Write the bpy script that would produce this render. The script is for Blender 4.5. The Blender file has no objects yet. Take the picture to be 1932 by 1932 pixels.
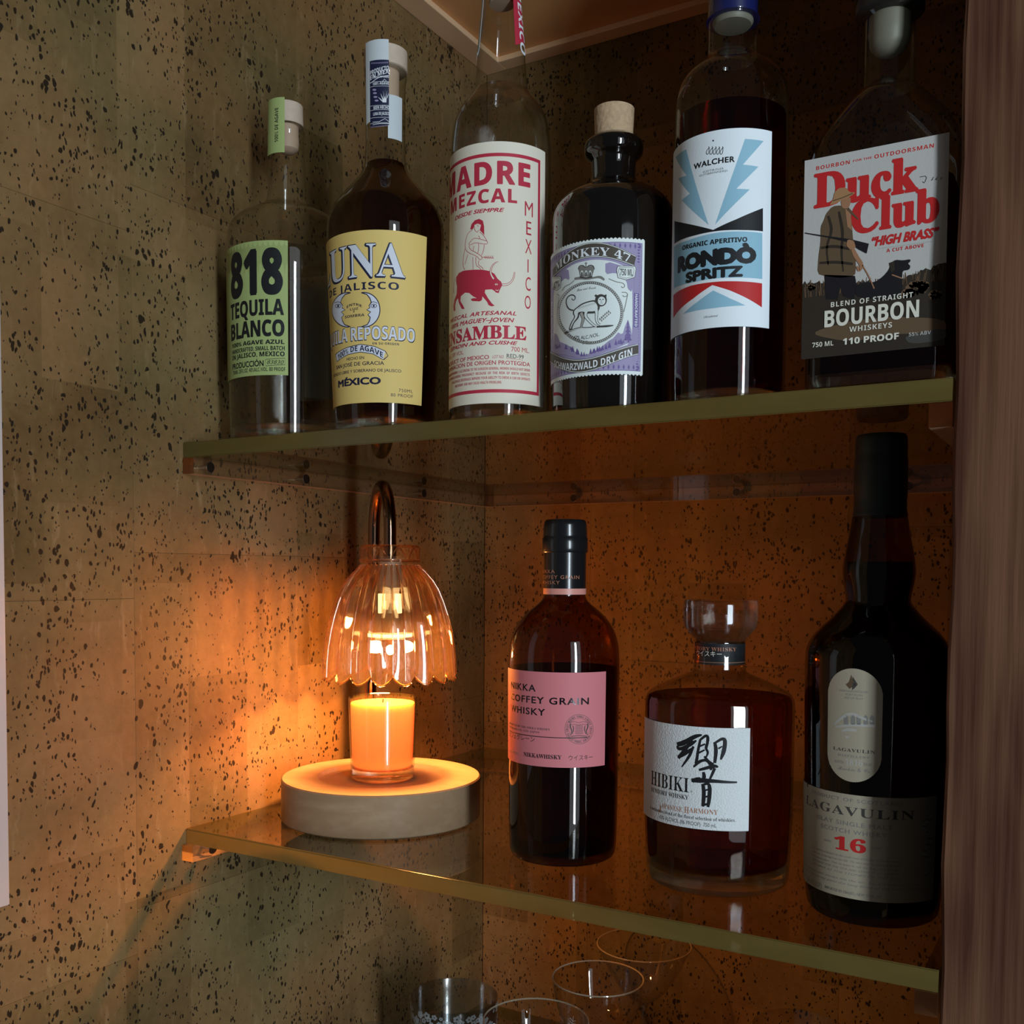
import bpy, bmesh, math, random
from mathutils import Vector, Matrix
from mathutils.geometry import tessellate_polygon
import numpy as np

# ------------------------------------------------------------------ camera, light, exposure
SC = bpy.context.scene
COL = SC.collection
PI = math.pi
F, CX, CY = 1919.26, 966.0, 1163.35
YAW, PITCH, ROLL = -0.53006, -0.04313, 0.00623
CAM = np.array([0.61886, -0.99271, 0.20174])
_fw = np.array([math.sin(YAW) * math.cos(PITCH), math.cos(YAW) * math.cos(PITCH), math.sin(PITCH)])
_r0 = np.array([math.cos(YAW), -math.sin(YAW), 0.0])
_u0 = np.cross(_r0, _fw)
RT = math.cos(ROLL) * _r0 + math.sin(ROLL) * _u0
UP = -math.sin(ROLL) * _r0 + math.cos(ROLL) * _u0
FW = _fw
cd = bpy.data.cameras.new('camera')
cam = bpy.data.objects.new('camera', cd)
COL.objects.link(cam)
cam.matrix_world = Matrix(((RT[0], UP[0], -FW[0], CAM[0]), (RT[1], UP[1], -FW[1], CAM[1]), (RT[2], UP[2], -FW[2], CAM[2]), (0, 0, 0, 1)))
cd.sensor_width = 36
cd.lens = F / 1932 * 36
cd.shift_y = (CY - 966) / 1932
cd.clip_start = 0.02
SC.camera = cam
SC.view_settings.view_transform = 'Standard'
SC.view_settings.look = 'None'
SC.view_settings.gamma = 1
SC.view_settings.exposure = 1.0
SC.view_settings.use_curve_mapping = False
cy = SC.cycles
cy.max_bounces = 11
cy.transparent_max_bounces = 28
cy.transmission_bounces = 10
cy.glossy_bounces = 6
cy.diffuse_bounces = 4
cy.caustics_refractive = False
cy.caustics_reflective = False
cy.sample_clamp_indirect = 6
cy.blur_glossy = 0.6

WD = bpy.data.worlds.new('room_dusk')
SC.world = WD
WD.use_nodes = True
WD.node_tree.nodes['Background'].inputs[0].default_value = (0.55, 0.62, 0.75, 1)
WD.node_tree.nodes['Background'].inputs[1].default_value = 0.028


def area(name, loc, target, sx, sy, power, color):
    l = bpy.data.lights.new(name, 'AREA')
    l.shape = 'RECTANGLE'
    l.size, l.size_y, l.energy, l.color = sx, sy, power, color
    o = bpy.data.objects.new(name, l)
    COL.objects.link(o)
    o.location = loc
    d = Vector(target) - Vector(loc)
    o.rotation_euler = d.to_track_quat('-Z', 'Y').to_euler()
    return o


# daylight through a tall window behind and to the right of the camera: a bright gap and the dimmer curtained width
area('window_gap_light', (1.85, -1.60, 0.25), (0.3, -0.35, 0.25), 0.15, 1.5, 14.0, (0.76, 0.90, 1.0))
area('window_curtain_light', (1.90, -1.64, 0.25), (0.3, -0.35, 0.25), 0.75, 1.7, 2.5, (0.84, 0.93, 1.0))
LAMP_POWER = 1.3
LAMP_COL = (1.0, 0.365, 0.09)

# ------------------------------------------------------------------ room constants (metres)
D, W, T, H = 0.4407, 0.5503, 0.01178, 0.28869
ZU = H + T                       # top of the upper shelf
ZC = 0.7604                      # soffit rails
WB, HB = 0.0122, 0.0125
random.seed(7)


def ray(q):
    return FW + RT * (q[0] - CX) / F - UP * (q[1] - CY) / F


def onz(q, z):
    d = ray(q); return CAM + d * (z - CAM[2]) / d[2]


def ony(q, y):
    d = ray(q); return CAM + d * (y - CAM[1]) / d[1]


def onx(q, x):
    d = ray(q); return CAM + d * (x - CAM[0]) / d[0]


def dep(p):
    return float((np.array(p, float) - CAM) @ FW)


# ------------------------------------------------------------------ materials
def mat(name):
    m = bpy.data.materials.new(name)
    m.use_nodes = True
    nt = m.node_tree
    nt.nodes.clear()
    out = nt.nodes.new('ShaderNodeOutputMaterial')
    return m, nt, out


def N(nt, t, **k):
    n = nt.nodes.new(t)
    for a, b in k.items():
        setattr(n, a, b)
    return n


def setin(n, **k):
    for a, b in k.items():
        a = a.replace('_', ' ')
        n.inputs[a].default_value = b


def L(nt, a, b):
    nt.links.new(a, b)


def c4(c):
    return (c[0], c[1], c[2], 1)


def princ(name, col, rough=0.5, metal=0, coat=0, spec=0.5, sss=0, sssr=(1, .4, .15), ssss=.01, bump=0, bscale=300, var=0):
    m, nt, out = mat(name)
    p = N(nt, 'ShaderNodeBsdfPrincipled')
    setin(p, Base_Color=c4(col), Roughness=rough, Metallic=metal)
    p.inputs['Coat Weight'].default_value = coat
    p.inputs['Specular IOR Level'].default_value = spec
    if sss:
        p.inputs['Subsurface Weight'].default_value = sss
        p.inputs['Subsurface Radius'].default_value = sssr
        p.inputs['Subsurface Scale'].default_value = ssss
    if bump or var:
        tc = N(nt, 'ShaderNodeTexCoord'); no = N(nt, 'ShaderNodeTexNoise')
        setin(no, Scale=bscale, Detail=4)
        L(nt, tc.outputs['Object'], no.inputs['Vector'])
        if bump:
            b = N(nt, 'ShaderNodeBump'); setin(b, Strength=bump, Distance=0.0006)
            L(nt, no.outputs['Fac'], b.inputs['Height']); L(nt, b.outputs[0], p.inputs['Normal'])
        if var:
            mx = N(nt, 'ShaderNodeMix', data_type='RGBA')
            mx.inputs[6].default_value = c4([x * (1 - var) for x in col]); mx.inputs[7].default_value = c4([min(1, x * (1 + var)) for x in col])
            L(nt, no.outputs['Fac'], mx.inputs[0]); L(nt, mx.outputs[2], p.inputs['Base Color'])
    L(nt, p.outputs[0], out.inputs[0])
    return m


def thin(name, tint, edge, f0=0.04, rough=0.01, wave=0, glow=0, refract=0, milky=0, mcol=(.7, .5, .35)):
    """thin clear wall: transparent, tinted more towards the rim, with a Fresnel-like gloss"""
    m, nt, out = mat(name)
    lw = N(nt, 'ShaderNodeLayerWeight'); setin(lw, Blend=0.5)
    p5 = N(nt, 'ShaderNodeMath', operation='POWER'); p5.inputs[1].default_value = 5
    L(nt, lw.outputs['Facing'], p5.inputs[0])
    ma = N(nt, 'ShaderNodeMath', operation='MULTIPLY_ADD'); ma.inputs[1].default_value = 0.85; ma.inputs[2].default_value = f0
    L(nt, p5.outputs[0], ma.inputs[0])
    p3 = N(nt, 'ShaderNodeMath', operation='POWER'); p3.inputs[1].default_value = 3
    L(nt, lw.outputs['Facing'], p3.inputs[0])
    mx = N(nt, 'ShaderNodeMix', data_type='RGBA'); mx.inputs[6].default_value = c4(tint); mx.inputs[7].default_value = c4(edge)
    L(nt, p3.outputs[0], mx.inputs[0])
    tr = N(nt, 'ShaderNodeBsdfTransparent'); L(nt, mx.outputs[2], tr.inputs[0])
    gl = N(nt, 'ShaderNodeBsdfGlossy'); setin(gl, Roughness=rough); gl.inputs[0].default_value = (1, 1, 1, 1)
    if wave:
        tc = N(nt, 'ShaderNodeTexCoord'); no = N(nt, 'ShaderNodeTexNoise'); setin(no, Scale=60, Detail=1)
        L(nt, tc.outputs['Object'], no.inputs['Vector'])
        b = N(nt, 'ShaderNodeBump'); setin(b, Strength=wave, Distance=0.001)
        L(nt, no.outputs['Fac'], b.inputs['Height']); L(nt, b.outputs[0], gl.inputs['Normal'])
    ms = N(nt, 'ShaderNodeMixShader')
    L(nt, ma.outputs[0], ms.inputs[0]); L(nt, gl.outputs[0], ms.inputs[2])
    if glow:      # a little light is scattered inside the tinted glass
        tl = N(nt, 'ShaderNodeBsdfTranslucent'); tl.inputs[0].default_value = (1, .72, .42, 1)
        mg = N(nt, 'ShaderNodeMixShader'); mg.inputs[0].default_value = glow
        L(nt, tr.outputs[0], mg.inputs[1]); L(nt, tl.outputs[0], mg.inputs[2]); L(nt, mg.outputs[0], ms.inputs[1])
    else:
        L(nt, tr.outputs[0], ms.inputs[1])
    if milky:     # diffuse share that makes rails and glass rims look lit
        df = N(nt, 'ShaderNodeBsdfDiffuse'); df.inputs[0].default_value = c4(mcol)
        m3 = N(nt, 'ShaderNodeMixShader'); m3.inputs[0].default_value = milky
        L(nt, ms.outputs[0], m3.inputs[1]); L(nt, df.outputs[0], m3.inputs[2]); L(nt, m3.outputs[0], out.inputs[0])
        return m
    if refract:
        gg = N(nt, 'ShaderNodeBsdfGlass'); setin(gg, IOR=1.5, Roughness=0.0); L(nt, mx.outputs[2], gg.inputs[0])
        m2 = N(nt, 'ShaderNodeMixShader'); m2.inputs[0].default_value = refract
        L(nt, ms.outputs[0], m2.inputs[1]); L(nt, gg.outputs[0], m2.inputs[2]); L(nt, m2.outputs[0], out.inputs[0])
        return m
    L(nt, ms.outputs[0], out.inputs[0])
    return m


def refr(name, col, ior=1.36, clear=0.3):
    """liquid or solid glass: part true refraction, part straight-through so lamps shine through it"""
    m, nt, out = mat(name)
    g = N(nt, 'ShaderNodeBsdfGlass'); setin(g, IOR=ior, Roughness=0.0); g.inputs[0].default_value = c4(col)
    t = N(nt, 'ShaderNodeBsdfTransparent'); t.inputs[0].default_value = c4(col)
    ms = N(nt, 'ShaderNodeMixShader'); ms.inputs[0].default_value = clear
    L(nt, g.outputs[0], ms.inputs[1]); L(nt, t.outputs[0], ms.inputs[2]); L(nt, ms.outputs[0], out.inputs[0])
    return m


def mat_cork():
    m, nt, out = mat('cork')
    tc = N(nt, 'ShaderNodeTexCoord'); oi = N(nt, 'ShaderNodeObjectInfo')
    # patches: blocks of cork veneer with their own tone
    def noise(scale, detail=3, rough=.5, src=None):
        n = N(nt, 'ShaderNodeTexNoise'); setin(n, Scale=scale, Detail=detail, Roughness=rough)
        L(nt, src or tc.outputs['Object'], n.inputs['Vector']); return n
    def math_(op, a, b=None, c=None, clamp=False):
        n = N(nt, 'ShaderNodeMath', operation=op); n.use_clamp = clamp
        for i, v in enumerate((a, b, c)):
            if v is None: continue
            if isinstance(v, (int, float)): n.inputs[i].default_value = v
            else: L(nt, v, n.inputs[i])
        return n.outputs[0]
    # veneer pieces: voronoi with a square metric, elongated
    sx = N(nt, 'ShaderNodeSeparateXYZ'); L(nt, tc.outputs['Object'], sx.inputs[0])
    wob = noise(7, 2)
    cxy = N(nt, 'ShaderNodeCombineXYZ')
    L(nt, sx.outputs['Z'], cxy.inputs[0]); L(nt, math_('ADD', math_('ADD', sx.outputs['X'], sx.outputs['Y']), math_('MULTIPLY', wob.outputs['Fac'], .004)), cxy.inputs[1])
    vb = N(nt, 'ShaderNodeTexBrick'); vb.offset = .37; vb.squash = .7; vb.squash_frequency = 3
    setin(vb, Scale=1.0, Color1=(0, 0, 0, 1), Color2=(1, 1, 1, 1), Mortar=(.5, .5, .5, 1)); vb.inputs['Mortar Size'].default_value = 0
    vb.inputs['Brick Width'].default_value = .118; vb.inputs['Row Height'].default_value = .062; L(nt, cxy.outputs[0], vb.inputs['Vector'])
    sepb = N(nt, 'ShaderNodeSeparateColor'); L(nt, vb.outputs['Color'], sepb.inputs[0])
    big = noise(9, 3); fine = noise(120, 5, .65)
    r1 = N(nt, 'ShaderNodeValToRGB')
    e = r1.color_ramp.elements
    e[0].position = .30; e[0].color = (.115, .072, .028, 1); e[1].position = .72; e[1].color = (.32, .20, .095, 1)
    x = e.new(.5); x.color = (.21, .133, .058, 1)
    t = math_('MULTIPLY_ADD', sepb.outputs[0], .16, math_('MULTIPLY_ADD', big.outputs['Fac'], .55, math_('MULTIPLY', fine.outputs['Fac'], .22)))
    t = math_('MULTIPLY_ADD', oi.outputs['Random'], .10, math_('SUBTRACT', t, .03))
    L(nt, t, r1.inputs[0])
    # greenish and rust tints
    hs = N(nt, 'ShaderNodeMix', data_type='RGBA', blend_type='MULTIPLY')
    rr = N(nt, 'ShaderNodeValToRGB'); rr.color_ramp.elements[0].color = (.86, 1.0, .92, 1); rr.color_ramp.elements[1].color = (1.12, .92, .80, 1)
    rr.color_ramp.elements[0].position = .35; rr.color_ramp.elements[1].position = .65
    n2 = noise(6, 2); L(nt, n2.outputs['Fac'], rr.inputs[0])
    hs.inputs[0].default_value = .8; L(nt, r1.outputs[0], hs.inputs[6]); L(nt, rr.outputs[0], hs.inputs[7])
    # pits
    warp = noise(55, 3); sub = N(nt, 'ShaderNodeVectorMath', operation='SCALE'); sub.inputs['Scale'].default_value = 0.010
    L(nt, warp.outputs['Color'], sub.inputs[0])
    add = N(nt, 'ShaderNodeVectorMath', operation='ADD'); L(nt, tc.outputs['Object'], add.inputs[0]); L(nt, sub.outputs[0], add.inputs[1])
    def pits(scale, zs, thr, dens, dlo):
        mp = N(nt, 'ShaderNodeMapping'); mp.inputs['Scale'].default_value = (scale, scale, scale * zs)
        L(nt, add.outputs[0], mp.inputs[0])
        v = N(nt, 'ShaderNodeTexVoronoi'); setin(v, Scale=1, Randomness=1)
        L(nt, mp.outputs[0], v.inputs['Vector'])
        s = N(nt, 'ShaderNodeSeparateColor'); L(nt, v.outputs['Color'], s.inputs[0])
        dn = noise(dens, 2); d01 = math_('MULTIPLY_ADD', dn.outputs['Fac'], 2.6, dlo, clamp=True)
        rad = math_('MULTIPLY', math_('POWER', s.outputs[0], 2.6), thr)
        rad = math_('MULTIPLY', rad, d01)
        # 1 inside the pit
        return math_('MULTIPLY', math_('SUBTRACT', rad, v.outputs['Distance']), 14, clamp=True)
    pa = pits(230, .62, .58, 14, -.78)
    pb = pits(430, .55, .66, 17, -.50)
    pc = pits(105, .50, .38, 11, -.95)
    pit = math_('MAXIMUM', math_('MAXIMUM', pa, pb), pc, clamp=True)
    dark = N(nt, 'ShaderNodeMix', data_type='RGBA'); dark.inputs[7].default_value = (.012, .008, .005, 1)
    L(nt, math_('MULTIPLY', pit, .93), dark.inputs[0]); L(nt, hs.outputs[2], dark.inputs[6])
    # fine pale scratches
    mps = N(nt, 'ShaderNodeMapping'); mps.inputs['Scale'].default_value = (140, 140, 22); L(nt, add.outputs[0], mps.inputs[0])
    ns = noise(1, 4, .6, mps.outputs[0])
    sc = math_('MULTIPLY', math_('SUBTRACT', ns.outputs['Fac'], .60), 3.0, clamp=True)
    lite = N(nt, 'ShaderNodeMix', data_type='RGBA'); lite.inputs[7].default_value = (.55, .40, .22, 1)
    L(nt, math_('MULTIPLY', sc, math_('SUBTRACT', .45, math_('MULTIPLY', pit, .45))), lite.inputs[0]); L(nt, dark.outputs[2], lite.inputs[6])
    p = N(nt, 'ShaderNodeBsdfPrincipled'); setin(p, Roughness=.52)
    p.inputs['Specular IOR Level'].default_value = .22
    L(nt, lite.outputs[2], p.inputs['Base Color'])
    b = N(nt, 'ShaderNodeBump'); setin(b, Strength=.55, Distance=.0012)
    L(nt, math_('SUBTRACT', math_('MULTIPLY', fine.outputs['Fac'], .45), pit), b.inputs['Height']); L(nt, b.outputs[0], p.inputs['Normal'])
    L(nt, p.outputs[0], out.inputs[0])
    return m


def mat_wood(name, c1, c2, scale, rough=.5, bump=.3, dist=2.5, lo=.3, hi=.75, grain=1.0):
    """stretched noise rings; scale is a per-axis vector"""
    m, nt, out = mat(name)
    tc = N(nt, 'ShaderNodeTexCoord'); mp = N(nt, 'ShaderNodeMapping'); mp.inputs['Scale'].default_value = scale
    L(nt, tc.outputs['Object'], mp.inputs[0])
    no = N(nt, 'ShaderNodeTexNoise'); setin(no, Scale=1, Detail=3, Distortion=.4); L(nt, mp.outputs[0], no.inputs['Vector'])
    mu = N(nt, 'ShaderNodeMath', operation='MULTIPLY'); mu.inputs[1].default_value = dist * 6; L(nt, no.outputs['Fac'], mu.inputs[0])
    fr = N(nt, 'ShaderNodeMath', operation='SINE'); L(nt, mu.outputs[0], fr.inputs[0])
    mp2 = N(nt, 'ShaderNodeMapping'); mp2.inputs['Scale'].default_value = [s * 9 for s in scale[:2]] + [scale[2] * 3]
    L(nt, tc.outputs['Object'], mp2.inputs[0])
    n2 = N(nt, 'ShaderNodeTexNoise'); setin(n2, Scale=1, Detail=4); L(nt, mp2.outputs[0], n2.inputs['Vector'])
    ma = N(nt, 'ShaderNodeMath', operation='MULTIPLY_ADD'); ma.inputs[1].default_value = .22; L(nt, fr.outputs[0], ma.inputs[0])
    m3 = N(nt, 'ShaderNodeMath', operation='MULTIPLY'); m3.inputs[1].default_value = grain; L(nt, n2.outputs['Fac'], m3.inputs[0])
    L(nt, m3.outputs[0], ma.inputs[2])
    r = N(nt, 'ShaderNodeValToRGB'); r.color_ramp.elements[0].position = lo; r.color_ramp.elements[1].position = hi
    r.color_ramp.elements[0].color = c4(c1); r.color_ramp.elements[1].color = c4(c2); L(nt, ma.outputs[0], r.inputs[0])
    p = N(nt, 'ShaderNodeBsdfPrincipled'); setin(p, Roughness=rough); p.inputs['Specular IOR Level'].default_value = .12
    L(nt, r.outputs[0], p.inputs['Base Color'])
    b = N(nt, 'ShaderNodeBump'); setin(b, Strength=bump, Distance=.001); L(nt, ma.outputs[0], b.inputs['Height']); L(nt, b.outputs[0], p.inputs['Normal'])
    L(nt, p.outputs[0], out.inputs[0])
    return m


def mat_edge():
    m, nt, out = mat('acrylic_edge')
    p = N(nt, 'ShaderNodeBsdfPrincipled'); setin(p, Base_Color=(.21, .175, .060, 1), Roughness=.22)
    tc = N(nt, 'ShaderNodeTexCoord'); mp = N(nt, 'ShaderNodeMapping'); mp.inputs['Scale'].default_value = (14, 14, 60); L(nt, tc.outputs['Object'], mp.inputs[0])
    no = N(nt, 'ShaderNodeTexNoise'); setin(no, Scale=1, Detail=3); L(nt, mp.outputs[0], no.inputs['Vector'])
    mx = N(nt, 'ShaderNodeMix', data_type='RGBA'); mx.inputs[6].default_value = (.10, .068, .014, 1); mx.inputs[7].default_value = (.19, .145, .045, 1)
    L(nt, no.outputs['Fac'], mx.inputs[0]); L(nt, mx.outputs[2], p.inputs['Base Color'])
    t = N(nt, 'ShaderNodeBsdfTransparent'); t.inputs[0].default_value = (.75, .72, .5, 1)
    ms = N(nt, 'ShaderNodeMixShader'); ms.inputs[0].default_value = .22
    L(nt, p.outputs[0], ms.inputs[1]); L(nt, t.outputs[0], ms.inputs[2])
    tl = N(nt, 'ShaderNodeBsdfTranslucent'); tl.inputs[0].default_value = (.55, .42, .13, 1)
    m2 = N(nt, 'ShaderNodeMixShader'); m2.inputs[0].default_value = .10
    L(nt, ms.outputs[0], m2.inputs[1]); L(nt, tl.outputs[0], m2.inputs[2]); L(nt, m2.outputs[0], out.inputs[0])
    return m


def mat_emit(name, col, s):
    m, nt, out = mat(name)
    e = N(nt, 'ShaderNodeEmission'); e.inputs[0].default_value = c4(col); e.inputs[1].default_value = s
    L(nt, e.outputs[0], out.inputs[0])
    return m


def paper(name, col, rough=.6, bump=.15):
    return princ(name, col, rough, bump=bump, bscale=900, spec=.3)


M = dict(
    cork=mat_cork(),
    substrate=princ('wall_substrate', (.05, .035, .02), .9),
    post=mat_wood('reddish_wood', (.062, .022, .012), (.150, .066, .036), (30, 30, 3.0), rough=.75, bump=.7, dist=3.0, lo=.22, hi=.8),
    soffit=princ('soffit_paint', (.80, .42, .17), .6, bump=.05, bscale=60),
    rail_wood=princ('soffit_rail', (.88, .60, .36), .6),
    acrylic=thin('clear_acrylic', (.93, .91, .84), (.80, .76, .62)),
    acr_edge=mat_edge(),
    rail=thin('rail_acrylic', (.97, .94, .90), (.85, .76, .66), f0=.06, milky=.06, mcol=(.6, .35, .18)),
    rail_face=thin('rail_cut_face', (.6, .5, .4), (.5, .4, .3), glow=.55),
    white=princ('white_plastic', (.62, .57, .55), .4),
    steel=princ('dark_screw', (.06, .05, .04), .35, metal=.8),
    brass=princ('zinc_screw', (.55, .50, .42), .3, metal=1),
    clear=thin('clear_glass', (.95, .955, .93), (.50, .50, .42)),
    clearbrown=thin('whisky_glass', (.50, .32, .19), (.2, .11, .05)),
    darkglass=thin('dark_brown_glass', (.42, .25, .13), (.14, .07, .03)),
    base=refr('thick_glass', (.93, .95, .92), 1.5, .25),
)

# ------------------------------------------------------------------ mesh helpers
WLOC = {}


def obj(name, bm, mats, parent=None, smooth=True):
    """link a bmesh given in world coordinates as one object under parent"""
    off = WLOC.get(parent.name, (0, 0, 0)) if parent else (0, 0, 0)
    if parent:
        bmesh.ops.translate(bm, verts=bm.verts, vec=[-x for x in off])
    me = bpy.data.meshes.new(name)
    bm.to_mesh(me); bm.free()
    for m in (mats if isinstance(mats, (list, tuple)) else [mats]):
        me.materials.append(m)
    if smooth:
        me.polygons.foreach_set('use_smooth', [True] * len(me.polygons))
        try:
            me.set_sharp_from_angle(angle=math.radians(38))
        except Exception:
            pass
    o = bpy.data.objects.new(name, me)
    COL.objects.link(o)
    if parent:
        o.parent = parent
        WLOC[o.name] = off
    return o


def tag(o, label=None, cat=None, group=None, kind=None):
    for k, v in (('label', label), ('category', cat), ('group', group), ('kind', kind)):
        if v:
            o[k] = v
    return o


def thing(name, label, cat, loc=(0, 0, 0), group=None):
    o = bpy.data.objects.new(name, None)
    o.empty_display_size = .02
    COL.objects.link(o)
    o.location = loc
    WLOC[o.name] = tuple(float(x) for x in loc)
    return tag(o, label, cat, group)


def box(bm, a, b, mi=0, bev=0):
    x0, y0, z0 = a; x1, y1, z1 = b
    vs = [bm.verts.new(p) for p in ((x0, y0, z0), (x1, y0, z0), (x1, y1, z0), (x0, y1, z0), (x0, y0, z1), (x1, y0, z1), (x1, y1, z1), (x0, y1, z1))]
    fs = [bm.faces.new([vs[i] for i in f]) for f in ((0, 3, 2, 1), (4, 5, 6, 7), (0, 1, 5, 4), (1, 2, 6, 5), (2, 3, 7, 6), (3, 0, 4, 7))]
    for f in fs:
        f.material_index = mi
    if bev:
        es = list({e for f in fs for e in f.edges})
        bmesh.ops.bevel(bm, geom=es, offset=bev, segments=2, affect='EDGES', profile=.5, material=-1)
    return fs


def chaikin(pts, n=2):
    for _ in range(n):
        q = [pts[0]]
        for a, b in zip(pts, pts[1:]):
            q.append((a[0] * .75 + b[0] * .25, a[1] * .75 + b[1] * .25))
            q.append((a[0] * .25 + b[0] * .75, a[1] * .25 + b[1] * .75))
        q.append(pts[-1])
        pts = q
    return pts


LPH = 0.0        # turn of the first vertex of every ring


def lathe(bm, c, prof, seg=64, mi=0, cap0=True, cap1=True, rf=None, zf=None):
    """prof: list of (z, r), bottom to top, world z; c: (x, y)"""
    rings = []
    for k, (z, r) in enumerate(prof):
        if r < 1e-6:
            rings.append([bm.verts.new((c[0], c[1], z))]); continue
        ring = []
        for i in range(seg):
            a = 2 * PI * i / seg + LPH
            rr = r * (rf(a, k, z) if rf else 1)
            zz = z + (zf(a, k, z) if zf else 0)
            ring.append(bm.verts.new((c[0] + rr * math.cos(a), c[1] + rr * math.sin(a), zz)))
        rings.append(ring)
    for p, q in zip(rings, rings[1:]):
        for i in range(seg):
            j = (i + 1) % seg
            if len(p) == 1 and len(q) == 1: continue
            if len(p) == 1: f = bm.faces.new((p[0], q[j], q[i]))
            elif len(q) == 1: f = bm.faces.new((p[i], p[j], q[0]))
            else: f = bm.faces.new((p[i], p[j], q[j], q[i]))
            f.material_index = mi
    if cap0 and len(rings[0]) > 2: bm.faces.new(rings[0][::-1]).material_index = mi
    if cap1 and len(rings[-1]) > 2: bm.faces.new(rings[-1]).material_index = mi


def tube(bm, path, r, seg=16, mi=0):
    path = [Vector(p) for p in path]
    rings = []
    nrm = None
    for i, p in enumerate(path):
        t = (path[min(i + 1, len(path) - 1)] - path[max(i - 1, 0)]).normalized()
        if nrm is None:
            nrm = t.orthogonal().normalized()
        nrm = (nrm - t * nrm.dot(t)).normalized()
        bn = t.cross(nrm)
        rr = r[i] if isinstance(r, (list, tuple)) else r
        rings.append([bm.verts.new(p + (nrm * math.cos(a) + bn * math.sin(a)) * rr) for a in [2 * PI * k / seg for k in range(seg)]])
    for p, q in zip(rings, rings[1:]):
        for k in range(seg):
            j = (k + 1) % seg
            bm.faces.new((p[k], p[j], q[j], q[k])).material_index = mi
    bm.faces.new(rings[0][::-1]); bm.faces.new(rings[-1])


def BM():
    return bmesh.new()

# ------------------------------------------------------------------ the setting
def struct(name, bm, m, parent=None, label=None):
    o = obj(name, bm, m, parent, smooth=False)
    if not parent:
        o['kind'] = 'structure'
        if label: o['label'] = label
    return o


bm = BM(); box(bm, (-.02, -1.40, -.62), (-.0016, .02, 1.02)); wl = struct('wall_left', bm, M['substrate'], label='left wall covered with sheets of speckled cork veneer')
bm = BM(); box(bm, (-.0016, .0016, -.62), (W + .02, .02, 1.02)); wb_ = struct('wall_back', bm, M['substrate'], label='back wall of the niche covered with dark cork veneer')
G = .00008
cols = [-.0, -.19, -.487, -.784, -1.081, -1.38]
for i, (y1, y0) in enumerate(zip(cols, cols[1:])):
    off = .181 if i % 2 == 0 or i == 2 else .215
    if i == 0: off = .06
    if i == 1: off = .215
    zs = [off + .266 * k for k in range(-4, 5)]
    zs = [-.6] + [z for z in zs if -.58 < z < .98] + [1.0]
    for z0, z1 in zip(zs, zs[1:]):
        bm = BM(); box(bm, (-.0016, y0 + G, z0 + G), (0, y1 - G, z1 - G), bev=.00012)
        obj('cork_panel', bm, M['cork'], wl, smooth=False)
xs = [0.0005, .135, .405, W]
for i, (x0, x1) in enumerate(zip(xs, xs[1:])):
    zs = [(.03, .11, -.02)[i] + .266 * k for k in range(-4, 5)]
    zs = [-.6] + [z for z in zs if -.58 < z < .98] + [1.0]
    for z0, z1 in zip(zs, zs[1:]):
        bm = BM(); box(bm, (x0 + G, 0, z0 + G), (x1 - G, .0016, z1 - G), bev=.00012)
        obj('cork_panel', bm, M['cork'], wb_, smooth=False)
bm = BM(); box(bm, (W, -.4300, -.62), (W + .02, .02, 1.02)); struct('wall_right', bm, M['substrate'], label='hidden side wall of the niche behind the wooden post')
# reddish timber post at the right of the niche: a slightly uneven sawn edge
bm = BM()
nz = 60
prev = None
ys, ye = -.4425, -.40
for k in range(nz + 1):
    z = -.62 + 1.62 * k / nz
    w = .0006 * math.sin(k * 1.7) + .0004 * math.sin(k * .63 + 1)
    ring = [bm.verts.new(p) for p in ((W + w, ys + .001, z), (W + .0015 + w, ys, z), (W + .16, ys, z), (W + .16, ye, z), (W + .0005, ye, z))]
    if prev:
        for i in range(5):
            bm.faces.new((prev[i], prev[(i + 1) % 5], ring[(i + 1) % 5], ring[i]))
    else:
        bm.faces.new(ring[::-1])
    prev = ring
bm.faces.new(prev)
struct('trim_1', bm, M['post'], label='rough reddish brown timber post at the right edge of the niche')
bm = BM(); box(bm, (W + .16, -.425, -.62), (1.6, -.38, 1.02)); struct('wall_front', bm, M['post'], label='wall beside the niche')
bm = BM(); box(bm, (0, -.4407, ZC + .006), (W, .0, ZC + .03)); struct('ceiling', bm, M['soffit'], label='warm painted soffit above the niche')
bm = BM(); box(bm, (0, -.4407, ZC), (.0262, -.0, ZC + .006), bev=.0008); struct('trim_2', bm, M['rail_wood'], label='pale batten under the soffit along the left wall')
bm = BM(); box(bm, (.0262, -.0190, ZC), (W, -.0, ZC + .006), bev=.0008); struct('trim_3', bm, M['rail_wood'], label='pale batten under the soffit along the back wall')

# white flat panel hanging on the left wall, only its right edge in view
t = thing('wall_plate', 'white flat panel on the cork wall at the far left edge of the photo', 'panel', (0, -.66, -.017))
bm = BM(); box(bm, (0.0002, -.74, -.017), (.006, -.5925, .42), bev=.001); obj('plate', bm, M['white'], t)
bm = BM(); box(bm, (.006, -.73, -.005), (.0085, -.61, .41), bev=.001); obj('raised_face', bm, M['white'], t)


# ------------------------------------------------------------------ acrylic shelves on screwed rails
def shelf(z1, label):
    t = thing('acrylic_shelf', label, 'shelf', (W / 2, -D / 2, z1 - T))
    bm = BM()
    fs = box(bm, (.0006, -D, z1 - T), (W - .0008, -.0006, z1))
    for f in fs:
        n = f.normal
        bm.normal_update()
    for f in bm.faces:
        f.material_index = 0 if abs(f.normal.z) > .5 else 1
    # bevel the vertical front corners and the rims a little
    es = [e for e in bm.edges if all(v.co.y < -.4 for v in e.verts)]
    bmesh.ops.bevel(bm, geom=es, offset=.0006, segments=2, affect='EDGES', material=1)
    obj('slab', bm, [M['acrylic'], M['acr_edge']], t, smooth=False)
    return t


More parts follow.
